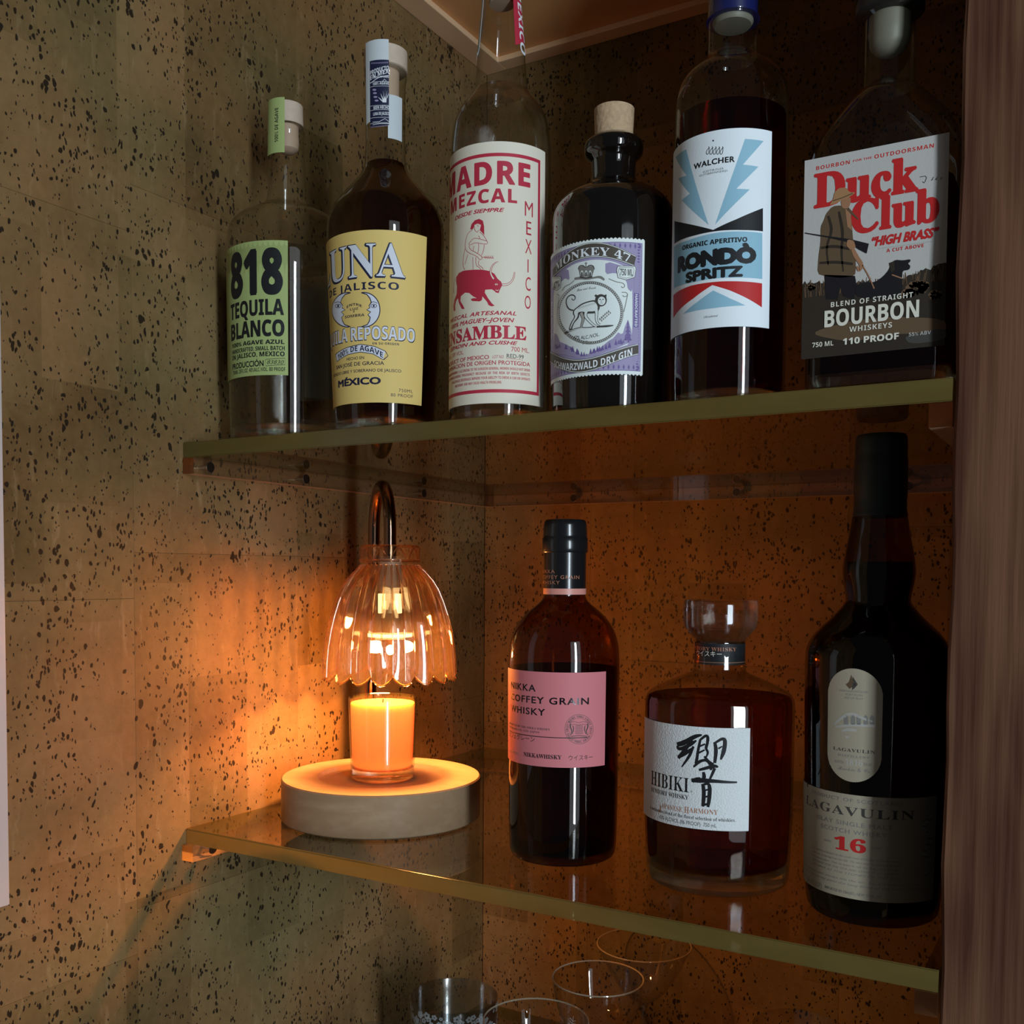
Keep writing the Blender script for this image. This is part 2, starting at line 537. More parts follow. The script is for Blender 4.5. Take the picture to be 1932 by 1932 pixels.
shelf(ZU, 'upper clear acrylic shelf with olive edge carrying six bottles')
shelf(0.0, 'lower clear acrylic shelf with olive edge carrying the candle lamp and three bottles')
shelf(-.300, 'bottom clear acrylic shelf under the stemmed glasses, below the photo')


def rail(a, b, face, label, screws, axis):
    """square acrylic rail from a to b with countersunk screws"""
    t = thing('shelf_rail', label, 'rail', ((a[0] + b[0]) / 2, (a[1] + b[1]) / 2, a[2]))
    bm = BM(); box(bm, a, b)
    bm.normal_update()
    for f in bm.faces:
        f.material_index = 1 if (abs(f.normal.y) > .5 if axis == 'y' else abs(f.normal.x) > .5) else 0
        if f.normal.z < -.5:
            f.material_index = 2
    obj('bar', bm, [M['rail'], M['rail_face'], M['rail_under']], t, smooth=False)
    for p in screws:
        zc = (a[2] + b[2]) / 2
        bm = BM()
        if axis == 'y':
            s = 1 if a[0] < .1 else -1
            xw, xf = (0.0004, b[0]) if s > 0 else (W - .0004, a[0])
            tube(bm, [(xw, p, zc), (xf - s * .003, p, zc), (xf - s * .0006, p, zc), (xf + s * .0001, p, zc)], [.0016, .0016, .0042, .0042], 14)
        else:
            tube(bm, [(p, -.0004, zc), (p, -WB + .003, zc), (p, -WB + .0006, zc), (p, -WB - .0001, zc)], [.0016, .0016, .0042, .0042], 14)
        sc = obj('screw', bm, M['brass'], t)
        bm = BM()
        if axis == 'y':
            tube(bm, [(xf + s * .0001, p, zc), (xf + s * .0004, p, zc)], .0040, 16)
        else:
            tube(bm, [(p, -WB - .0001, zc), (p, -WB - .0004, zc)], .0040, 16)
        obj('screw_head', bm, M['steel'], sc)
    return t


M['rail_under'] = thin('rail_underside', (.9, .82, .74), (.8, .7, .6), f0=.10, milky=.40, mcol=(.85, .62, .45))  # paler peach underside: lamp light from below is put into the colour
for z, nm, f in ((H, 'upper', 0), (-T, 'lower', .0037)):
    rail((0.0003, -D - f, z - HB), (WB, -.0003, z - .0002), 0, f'clear screwed rail holding the {nm} shelf on the left wall', [-.424, -.314, -.137], 'y')
    rail((WB + .0003, -WB, z - HB), (W - WB - .0004, -.0003, z - .0002), 0, f'clear screwed rail holding the {nm} shelf on the back wall', [.12, .30, .46], 'x')
    rail((W - WB, -D - f * .5 + .001, z - HB), (W - .0010, -.0003, z - .0002), 0, f'clear rail holding the {nm} shelf against the right side by the post', [-.30, -.12], 'y')
for z, nm in ((-.300 - T, 'bottom'),):
    rail((0.0003, -D, z - HB), (WB, -.0003, z - .0002), 0, 'clear rail under the bottom shelf on the left wall, below the photo', [-.3], 'y')
    rail((W - WB, -D, z - HB), (W - .0010, -.0003, z - .0002), 0, 'clear rail under the bottom shelf on the right side, below the photo', [-.3], 'y')

# ------------------------------------------------------------------ candle warmer lamp
M['turned'] = mat_wood('rubberwood', (.34, .22, .125), (.52, .37, .235), (9, 20, 62), rough=.42, bump=.10, dist=1.6, lo=.05, hi=.95, grain=.55)
M['gold'] = princ('dark_bronze_metal', (.30, .17, .11), .10, metal=1)
M['rose'] = thin('rose_glass', (1.0, .955, .89), (1.0, .70, .45), f0=.07, rough=.03, glow=.010, refract=.22)
M['rose_solid'] = refr('rose_glass_solid', (1.0, .86, .72), 1.45, .30)
M['socket'] = princ('lamp_socket', (.60, .36, .24), .4)
M['reflector'] = princ('bulb_reflector', (.55, .33, .14), .25, metal=.6, bump=.8, bscale=500)
M['lens'] = mat_emit('lit_bulb_lens', (1.0, .62, .25), 1.5)
M['ring'] = mat_emit('lit_bulb_rim', (1.0, .60, .22), 3.2)
M['filament'] = mat_emit('lit_bulb_window', (1.0, .66, .28), 2.2)
M['black'] = princ('black_rubber', (.012, .012, .012), .6)
LC = np.array([.105, -.327]); LR = .0813; LH = .0345
vd = (LC - CAM[:2]) / np.linalg.norm(LC - CAM[:2]); rd = np.array([-vd[1], vd[0]]) * -1   # away from camera, and to the camera's right
lamp = thing('candle_warmer_lamp', 'candle warmer lamp with fluted rose glass shade, bronze gooseneck and round wooden base', 'lamp', (LC[0], LC[1], 0))
bm = BM()
lathe(bm, LC, [(.0012, LR - .0012), (.0022, LR), (LH - .0012, LR), (LH, LR - .0010), (LH, .0525), (LH - .0012, .0515), (LH - .0028, .050), (LH - .0030, .0)], 128, cap1=False)
base = obj('base', bm, M['turned'], lamp)
bm = BM(); lathe(bm, LC, [(0.0002, LR - .004), (.0012, LR - .004)], 64); obj('base_pad', bm, M['black'], lamp)
PB = LC + vd * .066 - rd * .0105
SP = np.array([.1060, -.3200]) + rd * .0015
PT = PB + rd * .0035
pts = [(PB[0], PB[1], LH - .001), (PB[0] + rd[0] * .0005, PB[1] + rd[1] * .0005, .12)]
z_top, a0 = .236, .030
mid = (PT + SP) / 2; half = (SP - PT) / 2
pts.append((PT[0], PT[1], .20)); pts.append((PT[0], PT[1], z_top))
for k in range(1, 17):
    a = PI * k / 16
    q = mid - half * math.cos(a)
    pts.append((q[0], q[1], z_top + math.sin(a) * .0385))
pts.append((SP[0], SP[1], .212))
bm = BM(); tube(bm, pts, .0052, 24); obj('gooseneck', bm, M['gold'], lamp)
bm = BM(); lathe(bm, SP, [(.186, .0098), (.2105, .0098), (.2125, .008)], 32); obj('socket', bm, M['socket'], lamp)
# bulb: faceted reflector cup with a lit rim and lens
bm = BM(); lathe(bm, SP, [(.1500, .0178), (.156, .0170), (.166, .0130), (.176, .0096), (.186, .0088)], 40, cap0=False); bulb = obj('bulb', bm, M['reflector'], lamp)
bm = BM(); lathe(bm, SP, [(.1484, .0172), (.1484, .0182), (.1510, .0182), (.1510, .0172)], 48, cap0=False, cap1=False); obj('bulb_rim', bm, M['ring'], bulb)
bm = BM(); lathe(bm, SP, [(.1489, .0171), (.1493, .0165), (.1493, 0)], 40, cap0=False, cap1=False); obj('bulb_lens', bm, M['lens'], bulb)
for s in (-1, 1):
    q = SP + rd * s * .0068 - vd * .0082
    bm = BM(); box(bm, (q[0] - .0022, q[1] - .0022, .168), (q[0] + .0022, q[1] + .0022, .184), bev=.0004); obj('bulb_window', bm, M['filament'], bulb)
# shade: collar with arched facets, bead, then a fluted bell with a scalloped hem
NF = 18
def lobe(a): x = (NF * a / (2 * PI)) % 1; return abs(2 * x - 1)
prof = [(.2075, .0236), (.2050, .0252), (.2010, .0290), (.1950, .0338), (.1870, .0385), (.1770, .0425), (.1660, .0460), (.1540, .0488), (.1420, .0508), (.1300, .0520), (.1215, .0526), (.1195, .0528)]
def rf_out(a, k, z):
    g = min(1, (.2075 - z) / .012)
    return 1 + (.078 * lobe(a) - .040) * g
def zf(a, k, z):
    return -.0062 * lobe(a) if k == len(prof) - 1 else (-.0045 * lobe(a) if k == len(prof) - 2 else 0)
pr = prof[::-1]
def lobez(a): return abs(math.cos(NF * a / 2)) ** .9
def rfo(a, k, z): return rf_out(a, k, z)
def zfo(a, k, z): return (-.0062 if k == 0 else -.0045 if k == 1 else 0) * lobez(a)
bm = BM()
lathe(bm, SP, pr, NF * 16, cap0=False, cap1=False, rf=rfo, zf=zfo)
bm2 = BM()   # smooth inner wall of the thick glass, facing the axis
lathe(bm2, SP, [(z, r - .0024) for z, r in pr], NF * 16, cap0=False, cap1=False, zf=lambda a, k, z: zfo(a, k, z))
me_ = bpy.data.meshes.new('tmp'); bmesh.ops.reverse_faces(bm2, faces=bm2.faces); bm2.to_mesh(me_); bm2.free(); bm.from_mesh(me_); bpy.data.meshes.remove(me_)
sh = obj('shade', bm, M['rose'], lamp)
hem = [(SP[0] + .0528 * rf_out(a, 0, .1195) * math.cos(a), SP[1] + .0528 * rf_out(a, 0, .1195) * math.sin(a), .1195 - .0062 * lobez(a)) for a in [2 * PI * k / 288 for k in range(289)]]
bm = BM(); tube(bm, hem, .00075, 6); obj('shade_hem', bm, M['rose_solid'], sh)
bm = BM()   # thin glass ribs on each ridge and valley, added to make light streaks
for k_ in range(NF * 2):
    a = PI * k_ / NF
    path = []
    for z, r in prof[:-1]:
        rr_ = r * rf_out(a, 0, z) + .0002
        path.append((SP[0] + rr_ * math.cos(a), SP[1] + rr_ * math.sin(a), z - (.0045 * lobe(a) if z < .122 else 0)))
    tube(bm, path, [.0009, .0008] + [.0007] * 6 + [.0006] * 3, 6)
obj('shade_ribs', bm, M['rose_solid'], sh)['kind'] = 'stuff'
def rf_c(a, k, z): return 1 + .030 * abs(math.sin(5 * a)) ** .5
bm = BM(); lathe(bm, SP, [(.2085, .0236), (.2100, .0246), (.2118, .0248), (.2130, .0240), (.2215, .0236), (.2232, .0224)], 120, rf=rf_c, cap0=False, cap1=False)
cl = obj('shade_collar', bm, M['rose'], sh)
bm = BM()
tube(bm, [(SP[0] + .0245 * math.cos(a), SP[1] + .0245 * math.sin(a), .2108) for a in [2 * PI * k / 72 for k in range(73)]], .0009, 6)
for k in range(10):
    a0_ = 2 * PI * k / 10
    path = []
    for j in range(9):
        a = a0_ + (j / 8 - .5) * 2 * PI / 10 * .8
        path.append((SP[0] + .0243 * math.cos(a), SP[1] + .0243 * math.sin(a), .2128 + .0085 * math.sin(PI * j / 8)))
    tube(bm, path, .00055, 5)
tube(bm, [(SP[0] + .0232 * math.cos(a), SP[1] + .0232 * math.sin(a), .2228) for a in [2 * PI * k / 72 for k in range(73)]], .0008, 6)
obj('collar_relief', bm, M['rose_solid'], sh)
# the lamp's own light
l = bpy.data.lights.new('bulb_light', 'POINT'); l.energy = LAMP_POWER; l.color = LAMP_COL; l.shadow_soft_size = .0045
lo = bpy.data.objects.new('bulb_light', l); COL.objects.link(lo); lo.location = (SP[0], SP[1], .1385)
l = bpy.data.lights.new('bulb_beam', 'AREA'); l.shape = 'DISK'; l.size = .033; l.energy = LAMP_POWER * .42; l.color = (1.0, .40, .12)
lo = bpy.data.objects.new('bulb_beam', l); COL.objects.link(lo); lo.location = (SP[0], SP[1], .1480)

# candle in a glass, standing in the recess of the base
def mat_wax():
    m, nt, out = mat('orange_wax')
    p = N(nt, 'ShaderNodeBsdfPrincipled'); setin(p, Base_Color=(.98, .52, .13, 1), Roughness=.5)
    p.inputs['Subsurface Weight'].default_value = 1; p.inputs['Subsurface Radius'].default_value = (1, .6, .3); p.inputs['Subsurface Scale'].default_value = .02
    tr = N(nt, 'ShaderNodeBsdfTransparent'); tr.inputs[0].default_value = (1, .86, .60, 1)
    tl = N(nt, 'ShaderNodeBsdfTranslucent'); tl.inputs[0].default_value = (.62, .24, .22, 1)
    a = N(nt, 'ShaderNodeMixShader'); a.inputs[0].default_value = .62; L(nt, tr.outputs[0], a.inputs[1]); L(nt, tl.outputs[0], a.inputs[2])
    b = N(nt, 'ShaderNodeMixShader'); b.inputs[0].default_value = .30; L(nt, a.outputs[0], b.inputs[1]); L(nt, p.outputs[0], b.inputs[2]); L(nt, b.outputs[0], out.inputs[0])
    return m


M['wax'] = mat_wax()
CC = np.array([.1048, -.3256]) - vd * .002
zc0 = LH - .0029
cd_ = thing('candle', 'glowing orange candle in a clear glass standing on the wooden lamp base', 'candle', (CC[0], CC[1], zc0))
bm = BM()
lathe(bm, CC, [(zc0, .0240), (zc0 + .0012, .0255), (zc0 + .010, .0262), (.0985, .0280), (.0993, .0275), (.0985, .0268), (zc0 + .012, .0249), (zc0 + .0105, .0236), (zc0 + .0100, 0)], 80, cap1=False)
obj('glass', bm, M['clear'], cd_)
bm = BM(); lathe(bm, CC, [(zc0 + .0004, .0236), (zc0 + .0014, .0250), (zc0 + .0096, .0255), (zc0 + .0098, .0)], 64, cap1=False); obj('glass_foot', bm, M['base'], cd_)
bm = BM(); lathe(bm, CC, [(zc0 + .0108, .0232), (zc0 + .0125, .0246), (.0940, .0263), (.0946, .0258), (.0944, 0)], 64, cap1=False); obj('wax', bm, M['wax'], cd_)
bm = BM(); tube(bm, [(CC[0], CC[1], .0942), (CC[0] + .0005, CC[1], .0975)], .0006, 6); obj('wick', bm, M['black'], cd_)
# ------------------------------------------------------------------ surfaces that carry print
def interp(prof, z):
    zs = [p[0] for p in prof]; rs = [p[1] for p in prof]
    return float(np.interp(z, zs, rs))


class Round:
    """side of a bottle between two heights; u = arc length from the camera-facing line, v = height"""
    def __init__(s, c, z0, r0, z1, r1, off=.0003):
        s.c = np.array(c[:2], float); s.z0, s.r0, s.z1 = z0, r0 + off, z1
        s.k = (r1 - r0) / (z1 - z0)
        d = CAM[:2] - s.c; d /= np.linalg.norm(d)
        s.f = d; s.r = np.array([-d[1], d[0]])
        s.rr = (s.r0 + s.r0 + s.k * (z1 - z0)) / 2
    def rad(s, v): return s.r0 + s.k * (v - s.z0)
    def pt(s, u, v, off=0):
        a = u / s.rr; r = s.rad(v) + off
        p = s.c + r * (s.f * math.cos(a) + s.r * math.sin(a))
        return (p[0], p[1], v)
    def hit(s, q):
        o, d = CAM, ray(q)
        ox, oy = o[0] - s.c[0], o[1] - s.c[1]
        k, b = s.k, s.r0 + s.k * (o[2] - s.z0)
        A = d[0] ** 2 + d[1] ** 2 - (k * d[2]) ** 2
        B = 2 * (ox * d[0] + oy * d[1] - k * d[2] * b)
        C = ox * ox + oy * oy - b * b
        disc = max(0, B * B - 4 * A * C)
        t = (-B - math.sqrt(disc)) / (2 * A)
        p = o + d * t
        w = p[:2] - s.c
        return math.atan2(w @ s.r, w @ s.f) * s.rr, float(p[2])


class Flat:
    def __init__(s, y, x0):
        s.y, s.x0 = y, x0
    def pt(s, u, v, off=0): return (s.x0 + u, s.y - off, v)
    def hit(s, q):
        p = ony(q, s.y); return float(p[0] - s.x0), float(p[2])


class Hint:
    def __init__(s, x0, y0, sc): s.x0, s.y0, s.sc = x0, y0, sc
    def __call__(s, x, y): return (s.x0 + x / s.sc, s.y0 + y / s.sc)


SERIF = {}
for i, ch in enumerate('ABCDEFGHIJKLMNOPQRSTUVWXYZ'):
    SERIF[ch] = chr(0x1D400 + i); SERIF[ch.lower()] = chr(0x1D41A + i)
for i in range(10): SERIF[str(i)] = chr(0x1D7CE + i)
SBOLD = {}
for i, ch in enumerate('ABCDEFGHIJKLMNOPQRSTUVWXYZ'):
    SBOLD[ch] = chr(0x1D5D4 + i); SBOLD[ch.lower()] = chr(0x1D5EE + i)
for i in range(10): SBOLD[str(i)] = chr(0x1D7EC + i)
SCRIPT = {}
for i, ch in enumerate('ABCDEFGHIJKLMNOPQRSTUVWXYZ'):
    SCRIPT[ch] = chr(0x1D4D0 + i); SCRIPT[ch.lower()] = chr(0x1D4EA + i)
ACC = {'Ó': 'O', 'Ò': 'O', 'É': 'E', 'Ü': 'U'}


def glyphs(s, style, space=1.0, bold=0.0):
    """flat triangles of a string at size 1: (N,2) vertices, triangles"""
    if style in ('serif', 'sbold', 'script'):
        tb = dict(serif=SERIF, sbold=SBOLD, script=SCRIPT)[style]
        s = ''.join(tb.get(c, c) for c in s)
    cu = bpy.data.curves.new('t', 'FONT')
    cu.body = s
    cu.resolution_u = 3
    cu.space_character = space
    if style == 'italic': cu.shear = .3
    o = bpy.data.objects.new('t', cu)
    COL.objects.link(o)
    dg = bpy.context.evaluated_depsgraph_get()
    me = bpy.data.meshes.new_from_object(o.evaluated_get(dg))
    me.calc_loop_triangles()
    v = np.array([(x.co[0], x.co[1], 0.0) for x in me.vertices]) if len(me.vertices) else np.zeros((0, 3))
    t = [tuple(x.vertices) for x in me.loop_triangles]
    bpy.data.objects.remove(o); bpy.data.curves.remove(cu); bpy.data.meshes.remove(me)
    if bold > .009 and len(v):      # heavier face: the same glyphs again, shifted round a small circle
        n = 16 if bold > .04 else 6
        vv, tt = [v], list(t)
        for i in range(n):
            a = 2 * PI * i / n
            tt += [tuple(x + len(v) * (i + 1) for x in f) for f in t]
            b_ = bold * (.5 if n == 16 and i % 3 == 2 else 1)
            vv.append(v + [b_ * math.cos(a), b_ * math.sin(a), (.12 if n == 6 else .055) * (i + 1)])
        v, t = np.concatenate(vv), tt
    return v, t


class Print:
    """flat print collected in (u, v), later wrapped onto the surface as one mesh"""
    def __init__(s, surf, hint=None):
        s.s, s.h = surf, hint or Hint(0, 0, 1)
        s.mats = []; s.layers = []; s.lv = 1; s.clip = None
    def uv(s, p): return s.s.hit(s.h(*p))
    def mi(s, m):
        if m not in s.mats: s.mats.append(m)
        return s.mats.index(m)
    def tris(s, v, t, m, lv=None):
        if len(t): s.layers.append((np.array(v, float), t, s.mi(m), s.lv if lv is None else lv))
    def text(s, txt, x0, x1, y, h, m, style='sans', pre=0, space=1.0, bold=0.0, base=None, lv=None, yl=None, rot=0):
        """x0, x1: photo extents of txt[pre:] on the baseline y (at x1); h: cap height; base: curved baseline"""
        v, t = glyphs(txt, style, space, bold)
        if not len(v): return
        w_all = v[:, 0].max() - v[:, 0].min()
        if pre:
            v2, _ = glyphs(txt[pre:], style, space, bold); w = v2[:, 0].max() - v2[:, 0].min()
        else:
            w = w_all
        ur, vr = s.uv((x1, y)); ul, vl = s.uv((x0, yl if yl is not None else y))
        xm = (x0 + x1) / 2 if base or yl is not None else x1
        ym = (y + (yl if yl is not None else y)) / 2 if yl is not None else y
        hh = abs(s.uv((x1, y - h))[1] - s.uv((x1, y))[1])
        if yl is not None: vr = (vr + vl) / 2
        cap, _ = glyphs('H', style if style != 'script' else 'sans', 1, bold)
        ch = cap[:, 1].max() - max(0, cap[:, 1].min())
        sx = (ur - ul) / w; sy = hh / ch
        xr = v[:, 0].max()
        U = ur + (v[:, 0] - xr) * sx
        V = v[:, 1] * sy
        if base:
            B = [s.uv(p) for p in base]
            co = np.polyfit([b[0] for b in B], [b[1] for b in B], min(2 if len(B) < 5 else 3, len(B) - 1))
            V = V + np.polyval(co, U)
        else:
            V = V + vr
        s.tris(np.stack([U, V, v[:, 2]], 1), t, m, lv)
    def ctext(s, txt, c, rx, ry, a0, a1, h, m, style='sans', inward=False, bold=0, lv=None):
        """letters set one by one around an ellipse given in photo units, angles in degrees, clockwise from 12"""
        n = len(txt)
        for i, ch in enumerate(txt):
            if ch == ' ': continue
            a = math.radians(a0 + (a1 - a0) * (i + .5) / n)
            u, v_ = s.uv((c[0] + rx * math.sin(a), c[1] - ry * math.cos(a)))
            hh = abs(s.uv((c[0], c[1] - h))[1] - s.uv(c)[1])
            g, t = glyphs(ch, style, 1, bold)
            if not len(g): continue
            g = g[:, :2]; g = (g - [(g[:, 0].min() + g[:, 0].max()) / 2, .35]) * hh / .72
            if inward: a += PI
            R_ = np.array([[math.cos(a), -math.sin(a)], [math.sin(a), math.cos(a)]])
            s.tris(g @ R_ + [u, v_], t, m, lv)
    def vtext(s, txt, x, y0, y1, w, m, style='sans', bold=0, lv=None, down=True):
        """text reading top to bottom between y0 and y1 at column x (left side of letters to the right)"""
        g, t = glyphs(txt, style, 1, bold)
        ua, va = s.uv((x, y0)); ub, vb = s.uv((x, y1)); uw, _ = s.uv((x + w, y0))
        sx = (va - vb) / (g[:, 0].max() - g[:, 0].min()); sy = abs(uw - ua) / .72
        if down:
            U = (ua + ub) / 2 + g[:, 1] * sy; V = va - (g[:, 0] - g[:, 0].min()) * sx
        else:
            U = (ua + ub) / 2 - g[:, 1] * sy; V = vb + (g[:, 0] - g[:, 0].min()) * sx
        s.tris(np.stack([U, V, g[:, 2]], 1), t, m, lv)
    def polyuv(s, P, m, lv=None):
        P = [Vector((a, b, 0)) for a, b in P]
        t = tessellate_polygon([P])
        s.tris([(p.x, p.y) for p in P], [tuple(x) for x in t], m, lv)
    def poly(s, pts, m, lv=None):
        s.polyuv([s.uv(p) for p in pts], m, lv)
    def smooth(s, pts, m, lv=None, n=2):
        q = list(pts) + [pts[0]]
        for _ in range(n):
            r = []
            for a, b in zip(q, q[1:]):
                r += [(a[0] * .8 + b[0] * .2, a[1] * .8 + b[1] * .2), (a[0] * .2 + b[0] * .8, a[1] * .2 + b[1] * .8)]
            q = r + [r[0]]
        s.poly(q[:-1], m, lv)
    def line(s, pts, w, m, lv=None, smooth=0, uvs=False):
        """stroke; w in photo units, scalar or per point"""
        if smooth:
            ws = w if isinstance(w, (list, tuple)) else [w] * len(pts)
            q = chaikin([(p[0], p[1]) for p in pts], smooth)
            w = list(np.interp(np.linspace(0, 1, len(q)), np.linspace(0, 1, len(pts)), ws)); pts = q
        ws = w if isinstance(w, (list, tuple)) else [w] * len(pts)
        P = [np.array(p if uvs else s.uv(p)) for p in pts]
        k = 1 if uvs else abs(s.uv((pts[0][0], pts[0][1] - 10))[1] - s.uv(pts[0])[1]) / 10
        V, t = [], []
        for i, p in enumerate(P):
            d = P[min(i + 1, len(P) - 1)] - P[max(i - 1, 0)]
            d = d / (np.linalg.norm(d) + 1e-12); n = np.array([-d[1], d[0]]) * ws[i] * k / 2
            V += [p + n, p - n]
            if i: t += [(2 * i - 2, 2 * i - 1, 2 * i + 1), (2 * i - 2, 2 * i + 1, 2 * i)]
        s.tris(V, t, m, lv)
    def ell(s, c, rx, ry, m, lv=None, n=40, a0=0, a1=360):
        s.poly([(c[0] + rx * math.cos(math.radians(a0 + (a1 - a0) * i / n)), c[1] + ry * math.sin(math.radians(a0 + (a1 - a0) * i / n))) for i in range(n)], m, lv)
    def ring(s, c, rx, ry, w, m, lv=None, a0=0, a1=360, n=60):
        s.line([(c[0] + rx * math.cos(math.radians(a0 + (a1 - a0) * i / n)), c[1] + ry * math.sin(math.radians(a0 + (a1 - a0) * i / n))) for i in range(n + 1)], w, m, lv)
    def build(s, name, parent, step=.0016, thick=.00018, ulo=None, uhi=None):
        flat = isinstance(s.s, Flat)
        bm = BM()
        ly = bm.verts.layers.float.new('lv')
        for v, t, m, lv in s.layers:
            vs = []
            for a in v:
                x = bm.verts.new((a[0], a[1], 0)); x[ly] = lv + (a[2] if len(a) > 2 else 0); vs.append(x)
            for f in t:
                try:
                    fc = bm.faces.new([vs[i] for i in f]); fc.material_index = m
                except ValueError:
                    pass
        us = [v.co.x for v in bm.verts]
        if not flat:
            u = min(us)
            while u < max(us):
                g = [f for f in bm.faces if min(q.co.x for q in f.verts) < u < max(q.co.x for q in f.verts)]
                if g:
                    ge = list({e for f in g for e in f.edges}); gv = list({q for f in g for q in f.verts})
                    bmesh.ops.bisect_plane(bm, geom=g + ge + gv, plane_co=(u, 0, 0), plane_no=(1, 0, 0), dist=1e-7)
                u += step
        if ulo is not None:
            bmesh.ops.bisect_plane(bm, geom=bm.faces[:] + bm.edges[:] + bm.verts[:], plane_co=(ulo, 0, 0), plane_no=(-1, 0, 0), clear_outer=True, dist=1e-7)
        for v in bm.verts:
            v.co = s.s.pt(v.co.x, v.co.y, thick + .000045 * v[ly])
        # face outwards
        bm.normal_update()
        cen = s.s
        for f in bm.faces:
            c = f.calc_center_median()
            n = Vector((c.x - cen.c[0], c.y - cen.c[1], 0)) if not flat else Vector((0, -1, 0))
            if f.normal.dot(n) < 0: f.normal_flip()
        return obj(name, bm, [MM(x) for x in s.mats], parent, smooth=False)


def MM(x):
    return M[x]


def sheet(name, surf, u0, u1, v0, v1, m, parent, thick=.00018, scallop=0, step=.0014, mfun=None, vfun=None, hole=None):
    """a label: thin curved sheet with front, back and edges"""
    n = max(2, int(abs(u1 - u0) / step))
    if scallop: n = scallop * 6
    bm = BM()
    rows = []
    for i in range(n + 1):
        u = u0 + (u1 - u0) * i / n
        dv = (abs(math.sin(PI * i / 6)) - .5) * .0009 if scallop else 0
        a, b = v0 - dv, v1 + dv
        if vfun: a, b = vfun(u, a, b)
        rows.append([bm.verts.new(surf.pt(u, a, thick)), bm.verts.new(surf.pt(u, b, thick)), bm.verts.new(surf.pt(u, b, 0)), bm.verts.new(surf.pt(u, a, 0))])
    for p, q in zip(rows, rows[1:]):
        for k in range(4):
            j = (k + 1) % 4
            bm.faces.new((p[k], q[k], q[j], p[j]))
    bm.faces.new(rows[0]); bm.faces.new(rows[-1][::-1])
    bmesh.ops.recalc_face_normals(bm, faces=bm.faces)
    return obj(name, bm, m, parent)


# ------------------------------------------------------------------ bottles
class Bottle:
    def __init__(s, name, label, xc, yc, z0, prof, yy=None, front=None, hwb=None):
        """xc, yc: photo column and row near the foot; the axis stands at world Y = yy (or its foot's front at row `front`)"""
        if yy is None:
            p = onz((xc, front), z0)
            d = p[:2] - CAM[:2]; d /= np.linalg.norm(d)
            c = p[:2].copy()
            for _ in range(4):
                r = hwb / F * dep((c[0], c[1], z0)); c = p[:2] + d * r
            s.c = c
        else:
            p = ony((xc, yc), yy); s.c = p[:2].copy()
        s.z0 = z0
        s.prof = []
        for y, hw in prof:            # rows of the silhouette, any order
            z, r = s.row(y, hw); s.prof.append((z, r))
        s.prof.sort()
        s.root = thing(name, label, 'bottle', (s.c[0], s.c[1], z0))
    def z(s, y, rfront=0):
        """height of the point of the axis (moved rfront towards the camera) seen in photo row y"""
        d = CAM[:2] - s.c; d /= np.linalg.norm(d)
        c = s.c + d * rfront
        lo, hi = s.z0 - .1, s.z0 + .6
        for _ in range(40):
            m = (lo + hi) / 2
            w = np.array([c[0], c[1], m]) - CAM
            yy = CY - F * (w @ UP) / (w @ FW)
            if yy > y: lo = m
            else: hi = m
        return (lo + hi) / 2
    def row(s, y, hw):
        z = s.z(y); dd = dep((s.c[0], s.c[1], z)); dist = np.linalg.norm(np.array([s.c[0], s.c[1], z])[:2] - CAM[:2])
        r = hw / F * dd
        return z, r / math.sqrt(1 + (r / dist) ** 2)
    def surf(s, ya, yb, off=.0003, prof=None):
        za, zb = s.z(ya), s.z(yb); p = prof or s.prof
        if za > zb: za, zb = zb, za
        return Round(s.c, za, interp(p, za), zb, interp(p, zb), off)
    def body(s, m, foot=.004, sm=2, part='glass', seg=72, rf=None, top=None):
        p = list(s.prof)
        r0 = p[0][1]
        p = [(s.z0 + .0002, r0 - foot), (s.z0 + .0012, r0 - foot * .35), (s.z0 + foot, r0)] + [q for q in p if q[0] > s.z0 + foot * 1.6]
        p = chaikin(p, sm)
        s.cp = p
        bm = BM(); lathe(bm, s.c, p, seg, cap1=top is None, rf=rf)
        return obj(part, bm, m, s.root)
    def fill(s, m, level, wall=.0016, foot=.008, seg=64, part='liquid', rf=None):
        """liquid up to photo row `level`"""
        zl = s.z(level)
        zb = s.z0 + foot
        zs = [zb] + [zb + .002] + [q[0] for q in s.cp if zb + .003 < q[0] < zl - .0005] + [zl]
        p = [(z, interp(s.cp, z) - wall) for z in zs]
        p[0] = (p[0][0], p[0][1] - .003)
        bm = BM(); lathe(bm, s.c, p, seg, rf=rf)
        return obj(part, bm, m, s.root)
    def puck(s, m='base', foot=.008, wall=.0009, rf=None):
        p = [(s.z0 + .0005, s.prof[0][1] - .006), (s.z0 + .002, interp(s.cp, s.z0 + .004) - wall - .001), (s.z0 + foot - .002, interp(s.cp, s.z0 + foot) - wall), (s.z0 + foot - .0004, interp(s.cp, s.z0 + foot) - wall - .003)]
        bm = BM(); lathe(bm, s.c, p, 64, rf=rf)
        return obj('glass_foot', bm, M[m], s.root)
    def turn(s, name, rows, m, parent=None, seg=64, sm=0, rf=None, cap=True):
        """extra turned part from silhouette rows (top to bottom)"""
        p = sorted(s.row(y, hw) for y, hw in rows)
        if sm: p = chaikin(p, sm)
        bm = BM(); lathe(bm, s.c, p, seg, rf=rf, cap0=cap, cap1=cap)
        return obj(name, bm, m, parent or s.root)


